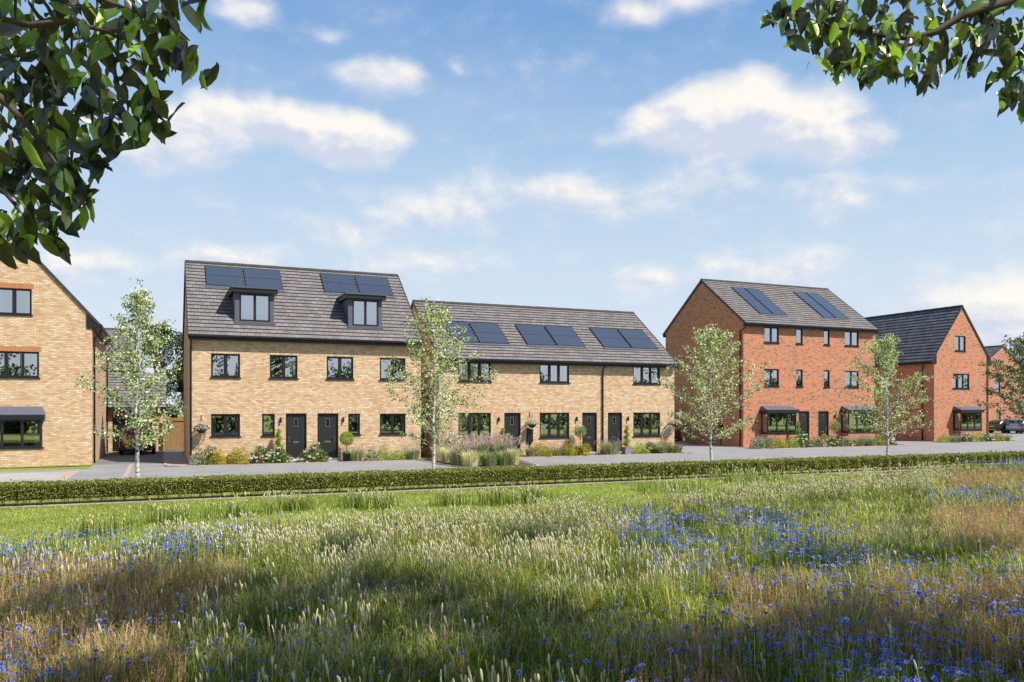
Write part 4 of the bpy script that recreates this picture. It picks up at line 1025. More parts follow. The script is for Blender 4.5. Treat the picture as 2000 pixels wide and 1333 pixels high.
grR = [(LP(x, y, d), r, n) for (x, y, d, r, n) in [
    (1590, 20, 3.3, .09, 16), (1540, 45, 3.3, .06, 7), (1505, 38, 3.2, .02, 2), (1640, 30, 3.4, .10, 22), (1700, 20, 3.4, .11, 22), (1770, 20, 3.4, .11, 22), (1840, 20, 3.4, .11, 20), (1900, 25, 3.4, .1, 18), (1960, 30, 3.4, .1, 18), (1995, 60, 3.4, .08, 14),
    (1610, 75, 3.3, .07, 11), (1660, 80, 3.3, .09, 18), (1720, 85, 3.3, .09, 18), (1780, 90, 3.3, .06, 8), (1840, 90, 3.3, .06, 8), (1690, 125, 3.2, .05, 8), (1650, 110, 3.2, .05, 7), (1745, 140, 3.2, .02, 2), (1795, 140, 3.2, .05, 7), (1810, 170, 3.2, .03, 3),
    (1920, 100, 3.3, .07, 13), (1960, 130, 3.3, .06, 10), (1990, 120, 3.3, .07, 12), (1985, 170, 3.3, .05, 8), (1900, 140, 3.2, .03, 4), (1960, 190, 3.2, .03, 4), (1998, 215, 3.2, .02, 3), (1560, 60, 3.3, .06, 8), (1520, 30, 3.3, .04, 5), (1640, 130, 3.2, .05, 6), (1690, 165, 3.2, .03, 3), (1735, 110, 3.2, .06, 9), (1600, 115, 3.2, .04, 4), (1830, 130, 3.2, .05, 5), (1885, 70, 3.3, .08, 12), (1940, 70, 3.3, .08, 12)]]
cwR = [(over(x, y, h), r) for (x, y, h, r) in [(1080, 1190, 12, .85), (1220, 1200, 11.5, .8), (1000, 1250, 11, .7), (1150, 1280, 10.5, .75), (1300, 1290, 10, .7), (1420, 1300, 9.5, .6), (1600, 1230, 11, .7), (1720, 1215, 12, .8), (1850, 1240, 11.5, .75), (1700, 1300, 10, .7), (1860, 1310, 10, .7), (1560, 1310, 9.5, .5), (1620, 1085, 14, .8), (1760, 1070, 15, .8), (1500, 1010, 15, .6), (1950, 1180, 13, .5), (1340, 1010, 15, .5), (1900, 1060, 14, .7), (1450, 1250, 10.5, .8), (1560, 1275, 10.5, .8), (1950, 1290, 11, .8), (1350, 1250, 11, .7), (1120, 1230, 11.5, .8), (1500, 1345, 9.5, .7), (1250, 1340, 10, .7), (1650, 1200, 12, .6)]]
t = thing('leafy_tree', 'near tree whose thin curved bough crosses the top right corner', 'tree', (6.8, -.8, 0)); near_tree(t, (6.8, -.8, 0), limR, grR, 102, cwR, .092)

# ================================================================== HEDGE
def hedge(x0, x1, y0, y1, h):
    gg = np.random.default_rng(5); root = thing('hedge', 'long low clipped green hedge running along the near side of the road', 'hedge', ((x0+x1)/2, (y0+y1)/2, 0))
    def lump(X): return .07*np.abs(np.sin(X*5.6))+.04*np.sin(X*11.3+1)+.03*np.sin(X*2.1+2)-.03
    Cs = []
    for (a, b, dn) in ((x0, 14, 2500), (14, 34, 1500), (34, x1, 600)):
        L = b-a
        n = int(L*h*dn); X = gg.uniform(a, b, n); Z = .07+(h-.07)*gg.random(n)**.8; Yf = y0+np.abs(gg.normal(0, .05, n))-lump(X)*.8+.05*(Z < .2)+.08*(Z<.14)
        keep = (Z > .16) | (np.sin(X*13) > .2); Cs.append(np.stack([X, Yf, Z], 1)[keep])
        n = int(L*(y1-y0)*dn*.8); X = gg.uniform(a, b, n); Y = gg.uniform(y0, y1, n); Z = h-np.abs(gg.normal(0, .03, n))+lump(X*1.3+Y)*.45+np.where(gg.random(n) < .03, gg.uniform(0, .09, n), 0); Cs.append(np.stack([X, Y, Z], 1))
        n = int(L*h*dn*.15); X = gg.uniform(a, b, n); Z = .05+(h-.05)*gg.random(n); Cs.append(np.stack([X, y1-np.abs(gg.normal(0, .05, n)), Z], 1))
    C = np.concatenate(Cs); D, N = leaf_cloud(C, .3, gg); sc = np.where(C[:, 0] > 34, 1.6, np.where(C[:, 0] > 14, 1.25, 1.0))
    leaves('hedge_leaves', C, D, N, gg.uniform(.03, .058, len(C))*sc, gg.uniform(.02, .036, len(C))*sc, 'hedge leaf', gg.random(len(C)), root, g=gg, local=False)
    m = MB(); X = x0
    while X < 40:
        for _ in range(3):
            bx = X+gg.uniform(-.06, .06); by = (y0+y1)/2+gg.uniform(-.2, .1); m.tube([(bx, by, 0), (bx+gg.uniform(-.08, .08), by, .25), (bx+gg.uniform(-.15, .15), by-.05, .5)], [.008, .006, .003], 4, caps=False)
        X += .28
    m.build('stems', 'brown bark', root)
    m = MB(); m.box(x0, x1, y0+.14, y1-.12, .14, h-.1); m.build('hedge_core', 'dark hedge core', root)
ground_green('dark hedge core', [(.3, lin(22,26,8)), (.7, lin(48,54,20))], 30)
hedge(-9, 75, 24.25, 24.95, .57)

# ================================================================== SHRUBS AND POTS
def dome(n, gg, rx, ry, h, fill=.35):
    p = rvec(n, gg); p[:, 2] = np.abs(p[:, 2]); r = 1-fill*gg.random(n)**2
    lump = 1+.14*np.sin(p[:, 0]*6+1)+.12*np.sin(p[:, 1]*7+p[:, 2]*5)
    return p*(r*lump)[:, None]*np.array([[rx, ry, h]])
def shrub(kind, seed):
    """unit-ish shrub about 1 m wide, 0.6 m tall, local meshes; returns list of (name, builder)"""
    gg = np.random.default_rng(seed); out = []
    def lf(name, C, ls, mat, up=.5, wr=.6):
        D, N = leaf_cloud(C, up, gg); return leaves(name, C, D, N, gg.uniform(.7, 1.3, len(C))*ls, gg.uniform(.7, 1.2, len(C))*ls*wr, mat, gg.random(len(C)), None, g=gg)
    if kind in ('hyd', 'pink', 'orange', 'lime', 'mix'):
        base = {'hyd': 'shrub green', 'pink': 'shrub green', 'orange': 'lime green', 'lime': 'lime green', 'mix': 'shrub green'}[kind]
        out.append(lf('foliage', dome(1500, gg, .5, .42, .58, .6), .075 if kind == 'hyd' else .055, base))
        if kind == 'hyd':
            hc = dome(34, gg, .52, .44, .6, .05); C = np.concatenate([c+rvec(46, gg)*np.array([[.06, .06, .035]])*gg.uniform(.7, 1, (46, 1)) for c in hc[:26]])
            out.append(lf('flowers', C, .034, 'white petal', 1.5, .9)); C = np.concatenate([c+rvec(22, gg)*.04 for c in hc[26:]]); out.append(lf('flowers', C, .034, 'pink petal', 1, .9))
        if kind in ('pink', 'mix'):
            out.append(lf('flowers', dome(520 if kind == 'pink' else 240, gg, .52, .44, .6, .1), .036, 'white petal', .6, .9)); out.append(lf('flowers', dome(260, gg, .52, .44, .6, .15), .034, 'pink petal', .6, .9))
        if kind == 'orange': out.append(lf('flowers', dome(900, gg, .53, .44, .61, .12), .042, 'orange petal', .6, .8))
        if kind == 'lime': out.append(lf('flowers', dome(60, gg, .52, .44, .6, .05), .04, 'white petal', .6, .9))
    if kind in ('lav', 'palegrass', 'plume', 'greengrass'):
        n = {'lav': 420, 'palegrass': 700, 'plume': 600, 'greengrass': 600}[kind]
        a = gg.uniform(0, 6.283, n); r = gg.random(n)**.5*.3; B = np.stack([np.cos(a)*r, np.sin(a)*r, np.zeros(n)], 1)
        H = gg.uniform(.35, .75, n); lean = gg.uniform(.15, .75, n); hd = np.stack([np.cos(a+gg.normal(0, .5, n)), np.sin(a+gg.normal(0, .5, n)), np.zeros(n)], 1)
        W = .012 if kind != 'lav' else .01
        sdv = np.stack([-hd[:, 1], hd[:, 0], np.zeros(n)], 1)*W; H_ = H[:, None]; l_ = lean[:, None]; up = np.array([[0, 0, 1.]])
        p1 = B+up*H_*.6+hd*H_*l_*.3; p2 = B+up*H_*(1-.25*l_)+hd*H_*l_*.85
        V = np.stack([B-sdv, B+sdv, p1+sdv*.8, p1-sdv*.8, p2], 1).reshape(-1, 3); b = (np.arange(n)*5)[:, None]
        loops = (b+np.array([0, 1, 2, 3, 3, 2, 4])[None]).ravel()
        out.append(np_mesh('foliage', V, loops, np.tile([4, 3], n), {'lav': 'grey green', 'palegrass': 'pale grass', 'plume': 'grey green', 'greengrass': 'grey green'}[kind], None, np.repeat(gg.random(n), 5)))
        if kind in ('lav', 'plume'):
            k = n//3 if kind == 'lav' else n//4; tips = p2[:k]; Cs = []
            hl = .09 if kind == 'lav' else .2
            dr = norm(np.array([[0, 0, 1.]])+hd[:k]*.35)
            if kind == 'plume': tips = tips+np.array([[0, 0, .0]])
            per = 7 if kind == 'lav' else 16
            for j in range(per): Cs.append(tips+dr*hl*(j/per)+gg.normal(0, .008, (k, 3)))
            C = np.concatenate(Cs); D = norm(np.tile(dr, (per, 1))+gg.normal(0, .35, (len(C), 3))); N = rvec(len(C), gg)
            out.append(leaves('flower_spikes', C, D, N, .03 if kind == 'lav' else .05, .018, 'lavender petal' if kind == 'lav' else 'purple plume', np.repeat(gg.random(1), len(C))*0+gg.random(len(C)), None, g=gg))
    return out
PROTO = {}
def place_shrub(kind, name, label, cat, x, y, wd, h, group, z=.01):
    v = rnd.randrange(2)
    if (kind, v) not in PROTO:
        parts = shrub(kind, 300+v*50+hash_kind(kind)); PROTO[(kind, v)] = [(o.name.split('.')[0], o.data) for o in parts]
        for o in parts: bpy.data.objects.remove(o)
    t = thing(name, label, cat, (x, y, z), rnd.uniform(0, 6.28) if wd < 1.3 else rnd.choice((0, 3.14)), group, (wd, min(wd, 1.0), h/.6))
    for nm, me in PROTO[(kind, v)]:
        o = bpy.data.objects.new(nm, me); COL.objects.link(o); o.parent = t
    return t
def hash_kind(k): return sum(ord(c) for c in k)
KN = {'hyd': ('hydrangea_shrub', 'shrub', 'white-flowered hydrangea shrubs'), 'pink': ('flowering_shrub', 'shrub', 'pink and white flowered shrubs'), 'orange': ('orange_flower_shrub', 'shrub', 'orange-flowered shrubs'),
      'lime': ('leafy_shrub', 'shrub', 'light green shrubs'), 'mix': ('flowering_shrub', 'shrub', 'pink and white flowered shrubs'), 'lav': ('lavender_plant', 'plant', 'wispy lavender plants'), 'palegrass': ('ornamental_grass', 'grass', 'ornamental grasses'), 'plume': ('plumed_grass', 'grass', 'ornamental grasses'), 'greengrass': ('ornamental_grass', 'grass', 'ornamental grasses')}
# kind, x0, x1 (photo units), ground Y, top height m, label
SH = [('pink', 372, 406, 38.9, .75, 'pink and white flowered bush at the left corner of the dormered houses'),
 ('hyd', 394, 432, 39.15, .78, 'white hydrangea behind the leftmost orange-flowered bush'),
 ('orange', 405, 442, 38.85, .62, 'leftmost orange-flowered bush, below the left ground-floor window'),
 ('orange', 438, 492, 38.95, .68, 'wide orange-flowered bush left of the big white hydrangea'),
 ('hyd', 486, 536, 38.95, .78, 'large white and pink hydrangea left of the first black door'),
 ('hyd', 524, 568, 38.95, .66, 'white hydrangea touching the first black door of the dormered houses'),
 ('hyd', 588, 640, 38.95, .82, 'round white hydrangea between the two black doors of the dormered houses'),
 ('lav', 670, 714, 38.95, .55, 'pale lavender beside the potted ball-shaped tree'),
 ('pink', 711, 740, 38.95, .6, 'small pink and white bush right of the pale lavender by the ball tree'),
 ('lime', 733, 762, 38.95, .7, 'light green bush under the narrow window right of the ball tree'),
 ('lime', 754, 792, 38.95, .48, 'low light green bush at the right end of the dormered houses'),
 ('lav', 786, 824, 38.95, .55, 'wispy lavender at the right corner of the dormered houses'),
 ('hyd', 980, 1016, 38.95, .62, 'white hydrangea left of the first terrace door'),
 ('lav', 1024, 1048, 38.9, .5, 'lavender below the black meter box'),
 ('orange', 1040, 1077, 38.9, .62, 'orange-flowered bush next to the black meter box'),
 ('lav', 1068, 1102, 38.9, .48, 'lavender between two orange-flowered bushes of the terrace'),
 ('orange', 1094, 1128, 38.9, .62, 'orange-flowered bush under the middle terrace window'),
 ('orange', 1120, 1158, 38.9, .62, 'orange-flowered bush left of the middle terrace door'),
 ('pink', 1100, 1132, 39.3, .68, 'pink flowering shrub half hidden behind orange bushes below the middle terrace window'),
 ('lav', 1168, 1216, 38.8, .72, 'tall lavender between the two neighbouring terrace doors'),
 ('lime', 1233, 1268, 38.9, .6, 'light green bush right of the grey planter'),
 ('hyd', 1255, 1290, 39.2, .6, 'white-flowered shrub under the right terrace window'),
 ('orange', 1284, 1314, 39.3, .66, 'orange-flowered shrub at the wall under the hanging basket at the terrace right end'),
 ('lav', 1276, 1308, 38.8, .5, 'lavender in front of the orange shrub at the terrace right end'),
 ('lav', 1302, 1336, 38.8, .55, 'outermost lavender at the right corner of the terrace'),
 ('pink', 1463, 1492, 41.3, .7, 'pink flowering bush at the left corner of the red brick pair'),
 ('lav', 1483, 1508, 41.3, .7, 'lavender below the left bay window of the red brick pair'),
 ('orange', 1503, 1536, 41.3, .62, 'yellow-orange bush below the left bay window of the red brick pair'),
 ('lime', 1530, 1560, 41.3, .66, 'light green bush below the right side of the left bay window'),
 ('hyd', 1554, 1584, 41.4, .78, 'white hydrangea in front of the left door of the red brick pair'),
 ('pink', 1578, 1612, 41.3, .66, 'pink and white bush between the two doors of the red brick pair'),
 ('orange', 1596, 1620, 42.2, .75, 'small orange bush at the right door of the red brick pair'),
 ('hyd', 1610, 1640, 41.4, .7, 'white-flowered bush just right of the doors of the red brick pair'),
 ('pink', 1634, 1668, 41.2, .62, 'pink bush at the left of the right bay window'),
 ('lav', 1662, 1692, 41.2, .6, 'lavender under the middle of the right bay window'),
 ('lav', 1684, 1716, 41.2, .6, 'lavender under the right end of the right bay window'),
 ('orange', 1706, 1730, 41.4, .7, 'orange bush at the right corner of the red brick pair'),
 ('hyd', 1714, 1746, 41.4, .8, 'white hydrangea on the outer right corner of the red brick pair'),
 ('lime', 1830, 1858, 43.3, .6, 'light green bush at the left corner of the slate-roofed house'),
 ('lav', 1850, 1878, 43.2, .5, 'lavender left of the bay of the slate-roofed house'),
 ('hyd', 1874, 1900, 43.2, .6, 'white hydrangea below the bay of the slate-roofed house'),
 ('lime', 1896, 1922, 43.3, .6, 'light green bush below the right of the bay of the slate-roofed house'),
 ('hyd', 1914, 1940, 43.2, .6, 'white hydrangea at the right corner of the slate-roofed house'),
 ('orange', 1936, 1960, 43.2, .62, 'yellow-orange bush nearest the dark green hatchback'),
 ('lav', 1954, 1972, 43.2, .45, 'last lavender at the right end of the planting'),
 ('palegrass', 842, 870, 37.6, .75, 'pale yellow grass tuft next to the trunk of the second birch'),
 ('palegrass', 858, 890, 36.4, .72, 'pale yellow grass tuft right of the second birch trunk'),
 ('palegrass', 872, 908, 35.2, .7, 'pale yellow grass at the left slanting edge of the bed'),
 ('palegrass', 898, 942, 33.2, .68, 'low pale yellow grass nearest the hedge'),
 ('palegrass', 986, 1018, 33.6, .7, 'pale yellow grass at the right tip of the bed'),
 ('greengrass', 936, 975, 33.2, .66, 'dark green grass low in the bed near the hedge'),
 ('greengrass', 966, 1000, 33.4, .66, 'dark green grass at the front right of the bed'),
 ('plume', 858, 900, 38.4, 1.0, 'pinkish feather grass at the back left of the bed'),
 ('plume', 890, 930, 36.6, 1.0, 'purple plumed grass left of the middle of the bed'),
 ('plume', 918, 958, 35.2, .95, 'purple plumed grass in the middle of the bed'),
 ('plume', 940, 982, 36.2, 1.0, 'purple plumed grass behind the middle of the bed'),
 ('plume', 962, 1006, 35.0, .95, 'purple plumed grass on the right of the bed'),
 ('plume', 880, 920, 34.4, .8, 'short purple plumed grass at the bed front left')]
for kind, a, b, Y, h, lb in SH:
    nm, cat, grp = KN[kind]; xa, xb = PX(a, Y), PX(b, Y)
    place_shrub(kind, nm, lb, cat, (xa+xb)/2, Y, (xb-xa)*1.04, h, grp)
def foliage_obj(root, C, ls, mat, gg, name='foliage', up=.5):
    D, N = leaf_cloud(C, up, gg); leaves(name, C, D, N, gg.uniform(.7, 1.3, len(C))*ls, gg.uniform(.7, 1.2, len(C))*ls*.65, mat, gg.random(len(C)), root, g=gg)
def pot(root, square=False, w_=.2, h=.38):
    m = MB()
    if square:
        for (a, b, z0, z1) in ((w_, w_, 0, h),): m.box(-a, a, -b, b, z0, z1-.04); m.box(-a-.015, a+.015, -b-.015, b+.015, z1-.04, z1)
    else: m.lathe([(0, 0), (w_*.75, 0), (w_, h-.04), (w_+.02, h-.04), (w_+.02, h), (w_-.03, h), (w_-.03, h-.05), (0, h-.05)], 0, 0, 16)
    m.build('pot', 'stone grey planter' if square else 'basket liner', root, local=True)
def topiary(kind, px, Y, ztop, label, seed, square=False, wd=.22):
    gg = np.random.default_rng(seed); t = thing('potted_topiary', label, 'potted tree', (PX(px, Y), Y, .02)); pot(t, square)
    m = MB(); m.tube([(0, 0, .3), (.01, 0, ztop*.6), (0, 0, ztop*.9)], [.022, .018, .01], 6); m.build('stem', 'brown bark', t, local=True)
    if kind == 'spiral':
        n = 4200; u = gg.random(n); ang = u*2*math.pi*3.2+gg.normal(0, .35, n); r = (wd*(1-.75*u))*np.sqrt(gg.random(n)); off = wd*.42*(1-.7*u)
        C = np.stack([np.cos(ang)*off+gg.normal(0, 1, n)*wd*.42*(1-.6*u), np.sin(ang)*off+gg.normal(0, 1, n)*wd*.42*(1-.6*u), .42+(ztop-.42)*u+gg.normal(0, .015, n)], 1)
        foliage_obj(t, C, .04, 'lime green', gg)
    if kind == 'ball':
        C = rvec(2600, gg)*(1-.25*gg.random((2600, 1))**2)*wd+np.array([[0, 0, ztop-wd]]); foliage_obj(t, C, .045, 'lime green', gg)
        C = rvec(400, gg)*np.array([[.17, .17, .08]])+np.array([[0, 0, .42]]); foliage_obj(t, C, .045, 'lime green', gg)
    if kind == 'olive':
        C = rvec(1100, gg)*(gg.random((1100, 1))**.5)*wd+np.array([[0, 0, ztop-wd]]); foliage_obj(t, C, .07, 'grey green', gg)
topiary('spiral', 544, 39.1, 1.55, 'spiral-clipped potted shrub left of the first black door of the dormered houses', 61, wd=.22)
topiary('ball', 677, 38.85, 1.42, 'ball-shaped potted tree right of the second black door', 62, wd=.33)
topiary('spiral', 981, 39.1, 1.5, 'cone-shaped potted shrub left of the first terrace door', 63, wd=.24)
topiary('olive', 1133, 38.95, 1.65, 'loose grey-green potted olive tree left of the middle terrace door', 64, wd=.36)
topiary('spiral', 1224, 39.0, 1.55, 'spiral-clipped shrub in a square grey planter by the right terrace door', 65, True, .22)
topiary('spiral', 1559, 42.2, 1.65, 'slim clipped potted shrub between left bay window and door of the red pair', 66, wd=.22)
topiary('olive', 1629, 42.6, 1.75, 'loose potted olive tree between right door and right bay window', 67, wd=.42)
def basket(px, z, Y, label, kind, seed, wx=.0):
    gg = np.random.default_rng(seed); x = PX(px, Y); t = thing('hanging_basket', label, 'hanging basket', (x+wx, Y, z), 0, 'hanging baskets on the house fronts')
    m = MB(); m.box(-.012, .012, -.02, 0, .42, .7); m.tube([(0, -.01, .64), (0, -.3, .58), (0, -.34, .56)], .009, 6); m.tube([(0, -.01, .46), (0, -.22, .59)], .007, 6); m.build('bracket', 'black plastic', t, local=True)
    m = MB()
    for a in (0, 2.1, 4.2): m.tube([(0, -.34, .56), (.17*math.cos(a), -.34+.17*math.sin(a), .06)], .004, 4)
    m.build('chain', 'black plastic', t, local=True)
    m = MB(); m.lathe([(0, -.14), (.09, -.12), (.19, -.04), (.24, .06), (.22, .06), (0, .04)], 0, -.34, 16); m.build('bowl', 'basket liner', t, local=True)
    n = 700; C = rvec(n, gg)*np.array([[.37, .32, .24]]); C[:, 2] = np.abs(C[:, 2])-.02; C += np.array([[0, -.34, .06]])
    foliage_obj(t, C, .05, 'shrub green' if kind == 0 else 'grey green', gg)
    C = rvec(320, gg)*np.array([[.39, .34, .27]]); C[:, 2] = np.abs(C[:, 2]); C += np.array([[0, -.34, .05]]); foliage_obj(t, C, .036, 'white petal', gg, 'flowers')
basket(393, 1.55, YB, 'hanging basket of white flowers and green leaves left of the dormered houses\' lower window', 0, 71)
basket(1034, 1.65, YB, 'hanging basket of pale flowers above the black meter box', 1, 72)
basket(1311, 1.62, YB, 'hanging basket of pale flowers at the right end of the terrace', 1, 73)

# ================================================================== MEADOW
def inpoly(X, Y, poly):
    inside = np.zeros(len(X), bool); j = len(poly)-1
    for i in range(len(poly)):
        xi, yi = poly[i]; xj, yj = poly[j]
        c = ((yi > Y) != (yj > Y)) & (X < (xj-xi)*(Y-yi)/((yj-yi)+1e-12)+xi); inside ^= c; j = i
    return inside
def gp(pts, z=.3): return [tuple(at_z(x, y, z)[:2]) for x, y in pts]
Z_FLOWER = [(gp([(-200, 1062), (100, 1058), (330, 1035), (450, 1050), (440, 1090), (330, 1105), (120, 1120), (-200, 1125)]), 34), (gp([(520, 990), (720, 990), (700, 1030), (540, 1030)]), 5),
            (gp([(-200, 1120), (250, 1110), (250, 1240), (-200, 1240)]), 4), (gp([(-200, 1240), (120, 1250), (330, 1285), (420, 1345), (400, 1500), (-200, 1500)]), 30), (gp([(200, 1190), (700, 1190), (700, 1340), (300, 1340)]), 3),
            (gp([(1180, 1050), (1270, 1010), (1400, 1000), (1560, 1005), (1620, 1035), (1640, 1090), (1500, 1110), (1350, 1090), (1250, 1080)]), 37), (gp([(1330, 1090), (1640, 1060), (1800, 1085), (2250, 1090), (2250, 1200), (1700, 1180), (1450, 1160)]), 18),
            (gp([(1360, 1160), (2250, 1150), (2250, 1240), (1420, 1230)]), 10), (gp([(1400, 1230), (1700, 1215), (2250, 1225), (2250, 1500), (1380, 1500), (1380, 1280)]), 48), (gp([(1830, 965), (2250, 955), (2250, 990), (1850, 985)]), 30), (gp([(1910, 905), (2250, 895), (2250, 920), (1920, 918)]), 12),
            (gp([(850, 1240), (1380, 1230), (1380, 1500), (900, 1500)]), 5)]
Z_DRY = [gp([(-200, 1100), (440, 1085), (460, 1150), (330, 1200), (300, 1333), (-200, 1500)]), gp([(1230, 1230), (1420, 1200), (1480, 1500), (1150, 1500)]), gp([(1420, 1110), (2250, 1130), (2250, 1270), (1450, 1250)]), gp([(1820, 985), (2250, 960), (2250, 1080), (1880, 1070)]), gp([(1840, 925), (2250, 905), (2250, 950), (1860, 950)])]
Z_SEED = [(gp([(280, 1035), (600, 985), (1000, 975), (1200, 985), (1250, 1020), (1180, 1060), (1420, 1110), (1350, 1150), (1100, 1150), (850, 1120), (700, 1130), (450, 1080)]), 70), (gp([(360, 1160), (720, 1150), (700, 1260), (860, 1333), (1050, 1500), (350, 1500)]), 52), (gp([(1000, 960), (1330, 955), (1500, 925), (1880, 905), (1850, 945), (1500, 975), (1200, 985)]), 45), (gp([(-200, 1045), (300, 1040), (300, 1130), (-200, 1200)]), 22), (gp([(720, 1240), (1250, 1230), (1300, 1500), (850, 1500)]), 30), (gp([(180, 1150), (400, 1200), (350, 1280), (150, 1260)]), 14)]
Z_SHORT = [gp([(700, 1150), (1000, 1140), (1060, 1200), (980, 1240), (720, 1230)]), gp([(1480, 975), (1830, 950), (1850, 1060), (1600, 1030)]), gp([(1130, 1150), (1380, 1150), (1340, 1220), (1160, 1220)])]
ep = gp([(-200, 1062), (0, 1050), (250, 1036), (400, 1014), (600, 1000), (800, 994), (1000, 986), (1150, 974), (1300, 964), (1400, 951), (1500, 936), (1700, 918), (1880, 903)], .36)
edge_x = np.array([-40]+[p[0] for p in ep]+[40, 200.]); edge_y = np.minimum(np.array([ep[0][1]]+[p[1] for p in ep]+[24.0, 24.0]), 24.0)
def depth(X, Y): return X*SN+Y*CS
def sample(band, dens, gg, margin=1.2):
    d0, d1 = band; hw = d1*.63*margin+.5
    A = (d1-d0)*2*hw; n = int(A*dens); d = gg.uniform(d0, d1, n); u = gg.uniform(-hw, hw, n)
    k = np.abs(u) < d*.63*margin+.5; d, u = d[k], u[k]
    X = u*CS+d*SN; Y = -u*SN+d*CS
    wob = .45*np.sin(X*1.7)+.3*np.sin(X*4.1+1)
    k = (Y < np.interp(X, edge_x, edge_y)+wob*.6-.1*gg.random(len(X))) & (X < 75); return X[k], Y[k]
def fbm(X, Y, s, seed):
    v = np.zeros(len(X)); a = 1
    r = np.random.default_rng(seed)
    for o in range(4):
        for _ in range(3):
            t = r.uniform(0, 6.28); p = r.uniform(0, 6.28); v += a*np.sin((X*np.cos(t)+Y*np.sin(t))*s*2**o+p)/3
        a *= .6
    return v
def inany(X, Y, zs):
    jx = X+.35*fbm(X, Y, 2.2, 3); jy = Y+.35*fbm(X, Y, 2.2, 4); r = np.zeros(len(X), bool)
    for z in zs: r |= inpoly(jx, jy, z)
    return r
gg = np.random.default_rng(2024)
Bs, Hs, Ws, Bd, Tn = [], [], [], [], []; Ds = [[], [], [], [], []]
for band, dens, wm in (((5.0, 8), 2100, 1.0), ((8, 12), 1500, 1.15), ((12, 18), 950, 1.5), ((18, 27), 520, 2.1), ((27, 60), 240, 3.2)):
    X, Y = sample(band, dens, gg); n = len(X)
    dry = inany(X, Y, Z_DRY) & (fbm(X, Y, 2.4, 55)+gg.normal(0, .4, n) > -.35); sh = inany(X, Y, Z_SHORT); cl = fbm(X, Y, 3.0, 9)
    H = gg.uniform(.12, .36, n)*(1+.5*cl); H = np.where(sh, H*.62, H); H = np.where(dry, H*1.05, H)
    Wd = np.where(gg.random(n) < .2, gg.uniform(.008, .014, n), gg.uniform(.003, .008, n))*wm; bd = gg.uniform(.25, 1.25, n); B = np.stack([X, Y, np.full(n, -.012)], 1)
    tn = np.clip(gg.random(n)*.85+.14*cl+.06+np.where(sh, .08, 0), 0, 1)
    isdry = dry & (gg.random(n) < .38) | (gg.random(n) < .13)
    for L_, v in zip(Ds, (B, H, Wd, bd, tn)): L_.append(v[isdry])
    k = ~isdry
    for L_, v in zip((Bs, Hs, Ws, Bd, Tn), (B, H, Wd, bd, tn)): L_.append(v[k])
cat = np.concatenate
o, _ = blades('meadow_grass', cat(Bs), cat(Hs), cat(Ws), cat(Bd), 'grass blade', cat(Tn), g=gg); tag(o, 'tall unmown green meadow grass filling the foreground', 'grass', kind='stuff')
B, H, W_, bd, tn = map(cat, Ds); o, _ = blades('dry_grass', B, H*1.1, W_*.9, bd*.5, 'dry grass', tn, g=gg); tag(o, 'straw-coloured and reddish dry grass patches in the meadow', 'grass', kind='stuff')
print('blades', len(cat(Bs)), len(B))
# dandelion-height lawn blades
n = 150000; X = gg.uniform(-8, 24, n); Y = gg.uniform(14.5, 24.05, n); k = Y > np.interp(X, edge_x, edge_y)-.6; X, Y = X[k], Y[k]; n = len(X)
o, _ = blades('lawn_grass', np.stack([X, Y, np.full(n, -.006)], 1), gg.uniform(.025, .06, n), gg.uniform(.006, .012, n), gg.uniform(.2, 1, n), 'grass blade', np.clip(gg.uniform(.28, 1.0, n)+.12*fbm(X, Y, 1.3, 5), 0, 1), g=gg); tag(o, 'short mown lawn between hedge and meadow', 'grass', kind='stuff')
# red-brown panicles
Ps = []
for band, dens in (((5, 8), 140), ((8, 12), 120), ((12, 18), 80), ((18, 30), 42), ((30, 60), 18)):
    X, Y = sample(band, dens, gg); k = inany(X, Y, Z_DRY); Ps.append(np.stack([X[k], Y[k]], 1))
P2 = cat(Ps); n = len(P2); d = depth(P2[:, 0], P2[:, 1]); sc = 1+np.maximum(0, d-12)*.05
H = gg.uniform(.28, .52, n); th = gg.uniform(0, 6.283, n); ln = gg.uniform(0, .28, n)
tip = np.stack([P2[:, 0]+np.cos(th)*H*ln, P2[:, 1]+np.sin(th)*H*ln, H], 1); basep = np.stack([P2[:, 0], P2[:, 1], np.zeros(n)], 1); dr = norm(tip-basep)
Cs, Dsx, Ls, Wsx, Tx = [], [], [], [], []
per = 16
for j in range(per):
    t = j/per; sp = gg.normal(0, 1, (n, 3))*np.array([[1, 1, .6]])*.016*(1-t*.7)[..., ] if False else gg.normal(0, 1, (n, 3))*.014*(1-t*.6)
    Cs.append(tip-dr*(.2*(1-t))+sp); Dsx.append(norm(dr+gg.normal(0, .5, (n, 3)))); Ls.append(gg.uniform(.012, .024, n)*sc); Wsx.append(.006*sc); Tx.append(gg.uniform(.25, .8, n))
Cs.append((basep+tip)/2); Dsx.append(dr); Ls.append(H); Wsx.append(.0035*sc); Tx.append(np.full(n, .5))
C = cat(Cs); o = leaves('panicle_grass', C, cat(Dsx), rvec(len(C), gg), cat(Ls), cat(Wsx), 'dry grass', cat(Tx), None, g=gg); tag(o, 'feathery reddish-brown grass panicles among the cornflowers', 'grass', kind='stuff')
